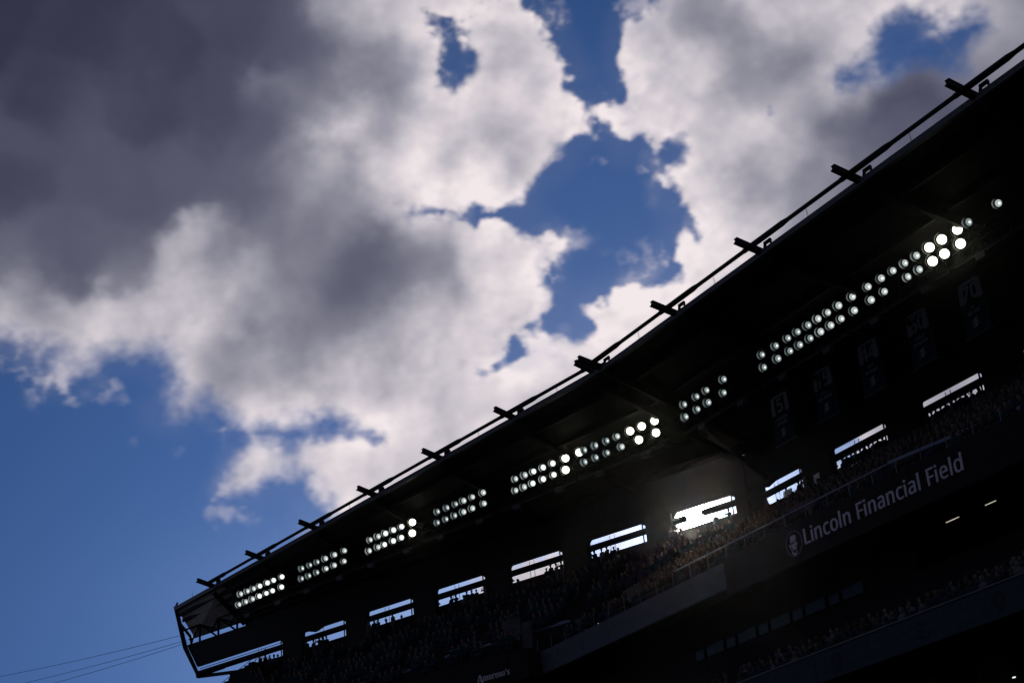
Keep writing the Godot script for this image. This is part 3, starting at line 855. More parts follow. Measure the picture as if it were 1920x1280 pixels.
func build_far_end(o: Node3D) -> void:
	var corner := on_edge(-63.2, 1.6, 41.75)
	var bend := on_b(-62.75, -0.2, 37.95)
	var foot := on_b(-61.0, -0.1, 34.95)
	var st := begin()
	tube(st, corner, bend, 0.2, 0.22, 12)
	tube(st, bend, foot, 0.22, 0.17, 12)
	tube(st, foot + Vector3(0, 0.16, 0), foot + Vector3(0, -0.18, 0), 0.26, 0.22, 12)
	tube(st, corner + Vector3(0, -0.1, 0), corner + Vector3(0.2, 0.34, 0), 0.09)
	put("end_frame", done(st), mats.dark_steel, o)
	st = begin()
	tube(st, on_b(-63.3, -0.3, 40.3), on_b(-62.3, 0.1, 38.9), 0.14)
	tube(st, on_b(-62.3, 0.1, 39.0), on_b(-62.15, 0.1, 37.9), 0.13)
	tube(st, on_b(-62.1, 0.0, 37.9), on_b(-61.6, 0.0, 39.2), 0.06)
	put("end_strut", done(st), mats.dark_steel, o)
	# open truss between the roof sheet and the back band
	var x := -60.85
	var n := 0
	while x < -54.6:
		st = begin()
		tube(st, on_b(x, 0, 38.12), on_b(x + 1.1, -0.85, 39.42), 0.1, 0.1, 8)
		tube(st, on_b(x + 2.4, 0, 38.12), on_b(x + 1.1, -0.85, 39.42), 0.09, 0.09, 8)
		tube(st, on_b(x + 1.1, -0.85, 39.42), on_b(x + 2.6, -0.1, 38.7), 0.07, 0.07, 8)
		tube(st, on_b(x + 1.1, -0.85, 39.42), on_b(x - 0.8, -0.1, 38.75), 0.07, 0.07, 8)
		put("truss_web", done(st), mats.dark_steel, o)
		x += 2.65
		n += 1
	st = begin()
	tube(st, on_b(-62.6, -0.6, 39.45), on_b(-46, -1.2, 39.42), 0.09, 0.09, 8)
	tube(st, on_b(-62.4, 0, 38.66), on_b(-46, 0, 38.62), 0.07, 0.07, 8)
	put("truss_chord", done(st), mats.dark_steel, o)
	st = begin()
	tube(st, on_b(-61.3, 0.05, 34.95), on_b(-57.6, 0.05, 35.12), 0.13, 0.22, 12)
	put("cross_tube", done(st), mats.dark_steel, o)
	st = begin()
	bar(st, on_b(-61.3, 0.1, 34.95), on_b(-53.0, 0.4, 34.0), 0.18, 0.3)
	put("end_tie", done(st), mats.dark_steel, o)
	st = begin()
	tube(st, on_b(-61.0, 0.1, 35.62), on_b(-49.6, 0.2, 35.66), 0.03, 0.03, 6)
	put("conduit", done(st), mats.dark_steel, o)


# ---------------------------------------------------------------- catwalk and floodlights

func lamp_line(which: String, s: float, drop: float) -> Vector3:
	return on_a(s, 8.0, 39.58 - drop) if which == "a" else on_b(s, -8.73 - 0.094 * s, 39.58 - drop)


func build_catwalks() -> void:
	for w in [["a", -1.0, 89.0, 10], ["b", -52.0, -0.6, 6]]:
		var which: String = w[0]
		var o := thing("lighting_catwalk", "dark lattice catwalk carrying the floodlights under the %s of the roof" % ("near straight half" if which == "a" else "far half"), "catwalk")
		var back := A_BACK if which == "a" else B_BACK
		var bays: int = w[3]
		for k in bays:
			var s0: float = lerpf(w[1], w[2], k / float(bays))
			var s1: float = lerpf(w[1], w[2], (k + 1) / float(bays)) - 0.02
			var st := begin()
			for q in [[0.45, 0.25], [0.45, 1.05], [1.35, 0.25], [1.35, 1.05], [0.45, 1.6]]:
				tube(st, lamp_line(which, s0, q[1]) + back * q[0], lamp_line(which, s1, q[1]) + back * q[0], 0.045, 0.045, 6)
			put("rail", done(st), mats.dark_steel, o)
			st = begin()
			bar(st, lamp_line(which, s0, 1.64) + back * 0.9, lamp_line(which, s1, 1.64) + back * 0.9, 0.95, 0.06)
			put("walkway", done(st), mats.dark_steel, o)
			var n := 0
			var s := s0
			while s < s1 - 0.5:
				st = begin()
				tube(st, lamp_line(which, s, 1.62) + back * 0.45, lamp_line(which, s, -0.1) + back * 0.45, 0.035, 0.035, 6)
				tube(st, lamp_line(which, s, 1.62) + back * 1.35, lamp_line(which, s, -0.6) + back * 1.35, 0.035, 0.035, 6)
				tube(st, lamp_line(which, s, 1.62) + back * 0.45, lamp_line(which, minf(s + 1.5, s1), 0.25) + back * 0.45, 0.028, 0.028, 6)
				put("lattice", done(st), mats.dark_steel, o)
				if n % 3 == 1:
					st = begin()
					block(st, lamp_line(which, s + 0.5, 1.9) + back * 0.6, Vector3(0.7, 0.35, 0.4), facing(A_ALONG if which == "a" else B_ALONG, back))
					put("junction_box", done(st), mats.galvanised, o)
				s += 1.5
				n += 1
			st = begin()
			tube(st, lamp_line(which, s0 + 0.2, 1.9) + back * 0.2, lamp_line(which, s1 - 0.2, 1.9) + back * 0.2, 0.03, 0.03, 6)
			put("cable_tray", done(st), mats.galvanised, o)


var lamp_parts := {}

func make_lamp(called_lens: String) -> Node3D:
	if lamp_parts.is_empty():
		lamp_parts.housing = lathe(PackedVector2Array([Vector2(0.0, -0.42), Vector2(0.12, -0.42), Vector2(0.15, -0.3), Vector2(0.26, -0.12), Vector2(0.285, 0.0), Vector2(0.285, 0.03), Vector2(0.262, 0.03)]))
		lamp_parts.reflector = lathe(PackedVector2Array([Vector2(0.262, 0.028), Vector2(0.2, -0.06), Vector2(0.09, -0.13), Vector2(0.0, -0.14)]))
		lamp_parts.lens = lathe(PackedVector2Array([Vector2(0.255, 0.01), Vector2(0.17, 0.04), Vector2(0.0, 0.052)]))
		lamp_parts.bulb = lathe(PackedVector2Array([Vector2(0.0, 0.145), Vector2(0.06, 0.125), Vector2(0.085, 0.08), Vector2(0.085, 0.056)]), 14)
		# a half-round visor on the upper outer side
		var st := begin()
		for i in 14:
			var a := deg_to_rad(96 + i * 11.0)
			var b := deg_to_rad(107 + i * 11.0)
			var u := Vector3(cos(a), sin(a), 0) * 0.35
			var v := Vector3(cos(b), sin(b), 0) * 0.35
			var z := Vector3(0, 0, 0.30)
			quad(st, u, v, v * 1.06 + z, u * 1.06 + z)
			quad(st, u * 1.03, u * 1.09 + z, v * 1.09 + z, v * 1.03)
			quad(st, u * 1.06 + z, v * 1.06 + z, v * 1.09 + z, u * 1.09 + z)
		lamp_parts.visor = done(st)
		st = begin()
		for x in [-0.31, 0.31]:
			bar(st, Vector3(x, 0, -0.1), Vector3(x, 0.16, -0.36), 0.03, 0.06, Vector3.RIGHT)
		bar(st, Vector3(-0.31, 0.16, -0.36), Vector3(0.31, 0.16, -0.36), 0.05, 0.05)
		lamp_parts.yoke = done(st)
	var o := Node3D.new()
	put("housing", lamp_parts.housing, mats.dark_steel, o)
	put("lens", lamp_parts.lens, mats[called_lens], o)
	put("visor", lamp_parts.visor, mats.reflector, o)
	put("yoke", lamp_parts.yoke, mats.dark_steel, o)
	if called_lens != "lens_bright":
		put("bulb", lamp_parts.bulb, mats.arc_bulb, o, Transform3D(Basis.IDENTITY, Vector3(0.08, -0.03, -0.02)))
	return o


func build_floodlights() -> void:
	var eye := Vector3(0, EYE, 0)
	var kinds := {}
	for lens in ["lens_faint", "lens_dim", "lens_mid", "lens_bright"]:
		kinds[lens] = make_lamp(lens)
	# every bank: the wing, and each lamp's place along it in the upper and the lower row; lamps turned to the camera come as a range from the right
	var banks := [
		["b", [-50.2, -49.2, -48.3, -47.4, -46.3, -45.4, -44.2], [-50.5, -49.5, -48.5, -47.5, -46.5, -45.6, -44.3], 0, "mid", "the farthest bank"],
		["b", [-41.3, -40.2, -39.2, -38.1, -36.9, -35.6], [-41.4, -40.4, -39.3, -38.1, -37.0, -35.7], 0, "dim", "the second bank from the tip"],
		["b", [-32.2, -31.2, -30.3, -29.3, -28.3, -27.0], [-32.4, -31.3, -30.5, -29.4, -28.4, -27.1], 1, "mid", "the third bank from the tip"],
		["b", [-23.9, -22.8, -21.8, -20.9, -19.9, -18.7], [-24.0, -23.0, -22.0, -21.0, -20.0, -18.7], 0, "dim", "the fourth bank from the tip"],
		["b", [-15.1, -14.1, -13.2, -12.2, -11.2, -9.9], [-15.2, -14.3, -13.4, -12.3, -11.2, -10.0], 1, "mid", "the fifth bank from the tip"],
		["b", [-8.5], [], 1, "mid", "the gap after the fifth bank"],
		["b", [-7.9, -6.8, -5.7, -4.7, -3.5, -2.4, -1.2], [-8.0, -6.9, -5.8, -4.4, -2.8, -1.2], 3, "dim", "the bank left of the sun"],
		["a", [0.03, 1.53, 2.7, 4.7], [0.0, 1.44, 2.7, 4.5], 0, "faint", "the small bank above the sun"],
		["a", [8.97, 10.45, 11.7, 12.7, 13.75, 14.75, 15.7, 16.75, 18.05, 19.5, 20.7, 21.75], [8.97, 10.45, 11.7, 12.7, 13.75, 14.78, 15.77, 16.77, 18.0, 19.55, 20.75], 0, "dim", "the long bank above the banners"],
		["a", [22.8, 23.8, 24.87, 25.9, 27.17], [22.83, 23.81, 24.9, 25.88, 27.18], 3, "mid", "the long bank's right end"],
		["a", [28.1, 30.4], [], 0, "dim", "the pair past the long bank's end"],
	]
	for bank in banks:
		var which: String = bank[0]
		for row in 2:
			var places: Array = bank[1 + row]
			for n in places.size():
				var from_right: int = places.size() - 1 - n
				var blazing: bool = from_right < bank[3] - (1 if row == 1 and bank[3] == 3 and which == "b" else 0)
				var across := float(n) / maxf(places.size() - 1, 1)
				var lens := "lens_bright"
				if not blazing:
					if bank[4] == "mid":
						lens = "lens_dim" if across < 0.34 else "lens_mid"
					elif bank[4] == "dim":
						lens = "lens_faint" if across < 0.45 else "lens_dim"
					else:
						lens = "lens_faint"
				var o: Node3D = kinds[lens].duplicate()
				o.name = numbered("floodlight")
				add_child(o)
				var at := lamp_line(which, places[n], row * 0.87)
				# the banks are aimed along the field, turning further away from the camera bank by bank
				var to_eye := (eye - at).normalized()
				var swing := 0.0 if blazing else deg_to_rad(clampf(15.0 + from_right * 3.0, 15, 36) + (18.0 if lens == "lens_faint" else (8.0 if lens == "lens_dim" else 0.0)))
				if places.size() > 8:
					swing = deg_to_rad(18.0 + from_right * 1.6)
				var aim := to_eye.rotated(Vector3.UP, -swing) + Vector3(rng.randf_range(-0.06, 0.06), rng.randf_range(-0.08, 0.05), 0)
				o.transform = Transform3D(Basis.looking_at(-aim.normalized(), Vector3.UP).scaled(Vector3.ONE * (1.06 if blazing else rng.randf_range(0.76, 0.86))), at)  # blazing lamps built larger to stand in for their bloom
				if blazing:
					var beam := SpotLight3D.new()
					beam.name = "beam"
					beam.light_energy = 30.0
					beam.light_color = Color(1.0, 1.0, 0.92)
					beam.spot_range = 250.0
					beam.spot_angle = 24.0
					beam.light_size = 0.2
					beam.spot_attenuation = 2.0
					beam.shadow_enabled = true
					beam.transform = Transform3D(Basis(Vector3.UP, PI), Vector3(0, 0, 0.4))
					o.add_child(beam)
				var rows := "upper row" if row == 0 else "lower row"
				var look := "blazing" if blazing else ("dim" if lens == "lens_faint" else "lit")
				tag(o, "%s floodlight, %s from left, %s of %s" % [look, ordinal(n), rows, bank[5]], "floodlight", "floodlights in rows under the roof")
				if bank[1].size() == 1:
					o.set_meta("label", "single blazing floodlight standing alone in the gap after the fifth bank")
	for lens in kinds:
		kinds[lens].free()


# ---------------------------------------------------------------- banners and signs

func build_banners() -> void:
	var prints := [["5", "DONOVAN", "McNABB"], ["15", "STEVE", "VAN BUREN"], ["44", "PETE", "RETZLAFF"], ["60", "CHUCK", "BEDNARIK"], ["70", "AL", "WISTERT"]]
	var turn := facing(A_ALONG, A_BACK)
	for k in 5:
		var called: String = prints[k][0]
		var o := thing("hanging_banner", "dark narrow hanging banner printed with a pale jersey number %s" % ["five", "fifteen", "forty-four", "sixty", "seventy"][k], "banner", on_a(4.05 + k * 4.58, 12.0, 35.45), turn, "banners hanging in a row under the roof")
		# cloth with a slight sag, hung from a pole
		var st := begin()
		var nx := 8
		var ny := 12
		var swell := func(x: float, y: float) -> float: return 0.05 * sin(x * 5.1 + k) * (1.0 - y / 3.5) + 0.02 * sin(y * 4.0 + k * 2.0)
		for i in nx:
			for j in ny:
				var c := []
				for q in [[0, 0], [1, 0], [1, 1], [0, 1]]:
					var x: float = 2.1 * (i + q[0]) / nx
					var y: float = 3.5 * (j + q[1]) / ny
					c.append(Vector3(x, y, swell.call(x, y)))
				quad(st, c[0], c[3], c[2], c[1])
				var z := Vector3(0, 0, -0.012)
				quad(st, c[0] + z, c[1] + z, c[2] + z, c[3] + z)
		put("cloth", done(st), mats.banner_cloth, o)
		st = begin()
		tube(st, Vector3(-0.12, -0.02, 0), Vector3(2.22, -0.02, 0), 0.045)
		put("bottom_pole", done(st), mats.galvanised, o)
		st = begin()
		tube(st, Vector3(-0.12, 3.53, 0), Vector3(2.22, 3.53, 0), 0.04)
		tube(st, Vector3(0.2, 3.53, 0), Vector3(0.2, 4.0, 0), 0.015, 0.015, 5)
		tube(st, Vector3(1.9, 3.53, 0), Vector3(1.9, 4.0, 0), 0.015, 0.015, 5)
		put("top_pole", done(st), mats.dark_steel, o)
		# pale jersey shape behind a dark number
		st = begin()
		plate(st, PackedVector2Array([Vector2(0.12, 2.05), Vector2(0.5, 1.98), Vector2(0.52, 3.3), Vector2(0.2, 3.22)]), 0.01, Transform3D(Basis.IDENTITY, Vector3(0, 0, 0.08)))
		plate(st, PackedVector2Array([Vector2(1.58, 1.98), Vector2(1.98, 2.05), Vector2(1.9, 3.22), Vector2(1.56, 3.3)]), 0.01, Transform3D(Basis.IDENTITY, Vector3(0, 0, 0.08)))
		plate(st, PackedVector2Array([Vector2(0.525, 3.12), Vector2(1.555, 3.12), Vector2(1.555, 3.3), Vector2(0.525, 3.3)]), 0.01, Transform3D(Basis.IDENTITY, Vector3(0, 0, 0.08)))
		put("jersey_print", done(st), mats.banner_print, o)
		var number := letters(called, "Droid Sans", true, 0.95, 0.01)
		put("number", number, mats.banner_print, o, Transform3D(Basis.IDENTITY, Vector3(1.05, 2.55, 0.09)))
		for n in 2:
			var line := letters(prints[k][n + 1], "Droid Sans", true, 0.21, 0.01)
			put("lettering", line, mats.banner_print, o, Transform3D(Basis.from_scale(Vector3(0.86, 1, 1)), Vector3(1.05, 1.66 - n * 0.32, 0.09)))
		st = begin()
		wing_emblem(st, 0.62, Transform3D(Basis.IDENTITY, Vector3(0.75, 0.42, 0.085)), 0.01)
		put("wing_emblem", done(st), mats.banner_print, o)


func wing_emblem(st: SurfaceTool, size: float, place: Transform3D, deep: float) -> void:   # three swept feathers
	for k in 3:
		var y := k * 0.3
		plate(st, PackedVector2Array([Vector2(0.0, y) * size, Vector2(0.55, y + 0.02) * size, Vector2(1.0 - k * 0.08, y + 0.34) * size, Vector2(0.42, y + 0.24) * size]), deep, place)


func build_signs() -> void:
	# the field's name along the sign band
	var turn := facing(A_ALONG, A_BACK)
	var o := thing("stadium_sign", "long pale sign lettering reading Lincoln Financial Field on the dark front band", "sign", on_a(19.6, -1.005, 22.4), turn)
	var t := letters("Lincoln Financial Field", "Droid Sans", false, 0.80, 0.05)
	t.horizontal_alignment = HORIZONTAL_ALIGNMENT_LEFT
	t.vertical_alignment = VERTICAL_ALIGNMENT_BOTTOM
	var box := t.get_aabb()
	var wide := 11.95 / box.size.x
	put("lettering", t, mats.sign_letter, o, Transform3D(Basis.from_scale(Vector3(wide, 1, 1)), Vector3(1.5 - box.position.x * wide, 0.545 - baseline(t), 0.025)))
	# round emblem: a bearded head looking right, inside a thin ring
	var st := begin()
	ring(st, 0.64, 0.67, 0.04, 40)
	put("emblem_ring", done(st), mats.banner_print, o, Transform3D(Basis.IDENTITY, Vector3(0.62, 0.86, 0.0)))
	st = begin()
	var head := Transform3D(Basis.IDENTITY, Vector3(0.62, 0.86, 0.0))
	plate(st, PackedVector2Array([Vector2(-0.26, 0.36), Vector2(-0.2, 0.44), Vector2(-0.04, 0.46), Vector2(-0.02, 0.40), Vector2(0.04, 0.47), Vector2(0.16, 0.43), Vector2(0.2, 0.3), Vector2(0.17, 0.16), Vector2(0.06, 0.16), Vector2(0.02, 0.08), Vector2(-0.1, 0.13), Vector2(-0.18, 0.06), Vector2(-0.27, 0.12)]), 0.04, head)
	plate(st, PackedVector2Array([Vector2(-0.26, 0.02), Vector2(-0.12, 0.0), Vector2(0.06, 0.02), Vector2(0.12, 0.08), Vector2(0.2, 0.1), Vector2(0.2, 0.02), Vector2(0.26, -0.1), Vector2(0.18, -0.12), Vector2(0.0, -0.14), Vector2(0.02, -0.18), Vector2(0.17, -0.18), Vector2(0.15, -0.27), Vector2(-0.05, -0.34), Vector2(-0.12, -0.3), Vector2(-0.2, -0.16)]), 0.04, head)
	put("emblem_face", done(st), mats.sign_letter, o)
	st = begin()
	plate(st, PackedVector2Array([Vector2(-0.42, 0.02), Vector2(-0.36, 0.06), Vector2(-0.33, -0.02), Vector2(-0.3, -0.14), Vector2(-0.34, -0.16), Vector2(-0.4, -0.1)]), 0.04, head)
	put("emblem_ear", done(st), mats.sign_letter, o)
	st = begin()
	plate(st, PackedVector2Array([Vector2(-0.3, -0.2), Vector2(-0.25, -0.2), Vector2(-0.2, -0.4), Vector2(-0.1, -0.5), Vector2(0.02, -0.5), Vector2(0.14, -0.38), Vector2(0.16, -0.42), Vector2(0.06, -0.58), Vector2(-0.08, -0.62), Vector2(-0.22, -0.52)]), 0.04, head)
	put("emblem_beard", done(st), mats.sign_letter, o)
	# a sponsor's name on the far wing's wall
	o = thing("sponsor_sign", "small pale sign lettering reading Amoroso's on the far wing's dark front wall", "sign", on_b(-12.15, -16.86, 22.45), facing(B_ALONG, B_BACK))
	t = letters("moroso's", "Droid Serif", true, 0.40, 0.04)
	t.horizontal_alignment = HORIZONTAL_ALIGNMENT_LEFT
	t.vertical_alignment = VERTICAL_ALIGNMENT_BOTTOM
	box = t.get_aabb()
	wide = 2.35 / box.size.x
	put("lettering", t, mats.sign_letter, o, Transform3D(Basis.from_scale(Vector3(wide, 1, 1)), Vector3(0.58 - box.position.x * wide, 0.36 - baseline(t), 0.02)))
	t = letters("A", "Droid Serif", true, 0.62, 0.04)
	t.horizontal_alignment = HORIZONTAL_ALIGNMENT_LEFT
	t.vertical_alignment = VERTICAL_ALIGNMENT_BOTTOM
	put("initial", t, mats.sign_letter, o, Transform3D(Basis.IDENTITY, Vector3(0.0, 0.2 - baseline(t), 0.02)))
	# dark emblems on the club wall
	var where := {"directly under the end of the stadium sign": 31.0, "toward the frame's corner, beyond the winged one": 36.5, "below the second sign word": 25.6, "left of all the others": 19.5}
	for spot in where:
		var e := begin()
		if where[spot] == 31.0:
			wing_emblem(e, 0.95, Transform3D(Basis(Vector3(-1, 0, 0), Vector3.UP, Vector3(0, 0, -1)), Vector3(1.0, 0, 0)), 0.012)
		else:
			ring(e, 0.12, 0.4, 0.012, 20)
			plate(e, PackedVector2Array([Vector2(-0.3, -0.5), Vector2(0.3, -0.5), Vector2(0.22, -0.44), Vector2(-0.22, -0.44)]), 0.012)
		var m := put("wall_emblem", done(e), mats.emblem_dark, self, Transform3D(turn, on_a(where[spot], -4.006, 15.3 if where[spot] == 31.0 else 15.8)))
		tag(m, ("dark winged emblem on the pale club wall, " if where[spot] == 31.0 else "dark round emblem on the pale club wall, ") + spot, "emblem")


func baseline(t: TextMesh) -> float:   # height of the letters' foot above the mesh's own zero, from a letter without a tail
	var probe := t.duplicate() as TextMesh
	probe.text = "L"
	return probe.get_aabb().position.y


# ---------------------------------------------------------------- rails, cables, small lamps

func build_rails_and_cables() -> void:
	# rail along the front of the deck
	var o := thing("front_rail", "thin pale rail above the front wall of the upper deck", "railing")
	var s := -7.5
	while s < 88:
		var st := begin()
		tube(st, on_a(s, -0.85, 24.05), on_a(s, -0.85, 24.95), 0.025, 0.025, 6)
		put("post", done(st), mats.rail_metal, o)
		s += 1.8
	for k in 10:
		var st := begin()
		bar(st, on_a(9.0 + k * 1.9, -0.85, 24.97), on_a(10.88 + k * 1.9, -0.85, 24.97), 0.07, 0.07)
		put("top_rail", done(st), mats.blue_rail, o)
	for k in 5:
		var st := begin()
		bar(st, on_a(28.0 + k * 2.2, -0.85 + k * 1.15 * (1.0 if k < 4 else 0.9), 25.0 + k * 0.33), on_a(30.18 + k * 2.2, -0.85 + (k + 1) * 1.1, 25.0 + (k + 1) * 0.33), 0.08, 0.16)
		put("top_rail", done(st), mats.blue_rail, o)
	# draped rails on the far wing, half way up the deck
	for q in [["long draped blue-grey rail half way up the far wing's terrace", -19.0, -7.6, -12.2, 26.45], ["short draped blue-grey rail higher up and left of the long one", -20.5, -17.0, -10.4, 27.3], ["draped blue-grey rail at the lowest left of the far terrace", -27.5, -21.6, -12.8, 26.1]]:
		var st := begin()
		var x: float = q[1]
		while x < q[2]:
			var y := 0.05 * sin(x * 3.7) + 0.04 * sin(x * 1.3)
			var y2 := 0.05 * sin((x + 0.5) * 3.7) + 0.04 * sin((x + 0.5) * 1.3)
			bar(st, on_b(x, q[3], q[4] + y), on_b(x + 0.5, q[3], q[4] + y2), 0.16, 0.2)
			x += 0.5
		tag(put("draped_rail", done(st), mats.blue_rail), q[0], "railing")
	# stair rail up the cut end of the far wing
	o = thing("stair_rail", "dark stair railing dropping away past the end of the terrace under the roof's tip", "railing")
	var tops := PackedVector3Array()
	for n in 10:
		var s2 := -51.4 - n * 0.72
		tops.append(on_b(s2, -0.3, 35.4 - n * 0.215))
	for n in tops.size():
		var st := begin()
		tube(st, tops[n] - Vector3(0, 1.4, 0), tops[n], 0.03, 0.03, 6)
		put("post", done(st), mats.dark_steel, o)
		if n + 1 < tops.size():
			for y in [0.0, 0.33, 0.66]:
				st = begin()
				tube(st, tops[n] - Vector3(0, y, 0), tops[n + 1] - Vector3(0, y, 0), 0.024, 0.024, 6)
				put("rail", done(st), mats.dark_steel, o)
	# cables from the roof's tip out to the left
	var ends := [["uppermost thin cable running out to the left from the roof's tip", on_b(-63.2, 0.2, 39.35), Vector3(-60.1, 44.75 + EYE, -185.4)], ["middle thin cable running out to the left from the roof's tip", on_b(-62.9, 0.2, 38.75), Vector3(-60.2, 43.45 + EYE, -185.7)], ["lowest thin cable running out to the left from the roof's tip", on_b(-62.8, 0.2, 38.5), Vector3(-58.2, 42.9 + EYE, -186.0)]]
	for q in ends:
		var a: Vector3 = q[1]
		var b: Vector3 = a + (q[2] - a) * 2.2
		var st := begin()
		for n in 16:
			var u := n / 16.0
			var v := (n + 1) / 16.0
			tube(st, a.lerp(b, u) - Vector3(0, 3.2 * u * (1 - u), 0), a.lerp(b, v) - Vector3(0, 3.2 * v * (1 - v), 0), 0.022, 0.022, 5, false)
		tag(put("cable", done(st), mats.cable), q[0], "cable", "cables strung from the roof's tip")
	# fluorescent strips and a few pinpoint lamps in the dark under the deck
	for q in [["lower left of the two bright strip lamps under the stadium sign", 28.35, 29.35], ["upper right of the two bright strip lamps under the stadium sign", 31.1, 31.9]]:
		var lamp := thing("strip_lamp", q[0], "lamp", Vector3.ZERO, Basis.IDENTITY, "strip lamps under the deck")
		var st := begin()
		bar(st, on_a(q[1], 1.8, 22.1), on_a(q[2], 1.8, 22.1), 0.12, 0.05)
		put("housing", done(st), mats.dark_steel, lamp)
		st = begin()
		tube(st, on_a(q[1] + 0.04, 1.8, 22.05), on_a(q[2] - 0.04, 1.8, 22.05), 0.022, 0.022, 8)
		put("lamp_tube", done(st), mats.tube_glow, lamp)
		var glow := OmniLight3D.new()
		glow.name = "glow"
		glow.light_energy = 0.02
		glow.omni_range = 40.0
		glow.omni_attenuation = 2.0
		glow.light_size = 0.1
		glow.shadow_enabled = true
		glow.position = on_a((q[1] + q[2]) / 2, 1.7, 21.95)
		lamp.add_child(glow)
	for q in [["tiny white lamp in the dark below the pale front wall", 0.16, 22.3, 4.0], ["tiny white lamp in the dark at the lower right corner", 33.5, 13.3, -1.0]]:
		var st := begin()
		block(st, on_a(q[1], q[3], q[2]), Vector3(0.16, 0.05, 0.05), facing(A_ALONG, A_BACK))
		tag(put("small_lamp", done(st), mats.lens_mid), q[0], "lamp")


# ---------------------------------------------------------------- people

class Body:   # a figure as tapered bones, meshed as one skin
	var bones := []

	func bone(a: Vector3, b: Vector3, ra: float, rb: float, kind: int) -> void:
		bones.append([a, b, ra, rb, kind])

	func distance(p: Vector3, i: int) -> float:
		var q: Array = bones[i]
		var a: Vector3 = q[0]
		var ab: Vector3 = q[1] - a
		var t := clampf((p - a).dot(ab) / maxf(ab.length_squared(), 1e-6), 0, 1)
		return (p - a - ab * t).length() - lerpf(q[2], q[3], t)

	func field(p: Vector3) -> float:
		var f := 9.0
		for i in bones.size():
			var g := distance(p, i)
			var h := clampf(0.5 + 0.5 * (g - f) / 0.035, 0, 1)
			f = lerpf(g, f, h) - 0.035 * h * (1 - h)
		return f

	func skin(cell: float) -> Array:   # positions, quads, kinds
		var lo := Vector3.ONE * 9
		var hi := Vector3.ONE * -9
		for q in bones:
			var r := Vector3.ONE * (maxf(q[2], q[3]) + 0.06)
			lo = lo.min(q[0] - r).min(q[1] - r)
			hi = hi.max(q[0] + r).max(q[1] + r)
		var n := Vector3i(((hi - lo) / cell).ceil()) + Vector3i.ONE
		var f := PackedFloat32Array()
		f.resize(n.x * n.y * n.z)
		for z in n.z:
			for y in n.y:
				for x in n.x:
					f[(z * n.y + y) * n.x + x] = field(lo + Vector3(x, y, z) * cell)
		var index := PackedInt32Array()
		index.resize(f.size())
		index.fill(-1)
		var points := PackedVector3Array()
		var kinds := PackedInt32Array()
		for z in n.z - 1:
			for y in n.y - 1:
				for x in n.x - 1:
					var sum := Vector3.ZERO
					var count := 0
					var corner := PackedFloat32Array()
					for k in 8:
						corner.append(f[((z + (k >> 2)) * n.y + y + ((k >> 1) & 1)) * n.x + x + (k & 1)])
					for k in 8:
						for bit in [1, 2, 4]:
							var m: int = k | bit
							if m != k and (corner[k] < 0) != (corner[m] < 0):
								var t := corner[k] / (corner[k] - corner[m])
								var a := Vector3(k & 1, (k >> 1) & 1, k >> 2)
								var b := Vector3(m & 1, (m >> 1) & 1, m >> 2)
								sum += a.lerp(b, t)
								count += 1
					if count:
						index[(z * n.y + y) * n.x + x] = points.size()
						var p := lo + (Vector3(x, y, z) + sum / count) * cell
						points.append(p)
						var best := 9.0
						var kind := 0
						for i in bones.size():
							var g := distance(p, i)
							if g < best:
								best = g
								kind = bones[i][4]
						kinds.append(kind)
		var quads := PackedInt32Array()
		var stride := [1, n.x, n.x * n.y]
		for z in range(1, n.z - 1):
			for y in range(1, n.y - 1):
				for x in range(1, n.x - 1):
					var at := (z * n.y + y) * n.x + x
					for axis in 3:
						var inside := f[at] < 0
						if inside == (f[at + stride[axis]] < 0):
							continue
						var u: int = stride[(axis + 1) % 3]
						var v: int = stride[(axis + 2) % 3]
						var q := [index[at], index[at - u], index[at - u - v], index[at - v]]
						if not inside:
							q.reverse()
						quads.append_array(PackedInt32Array(q))
		return [points, quads, kinds]


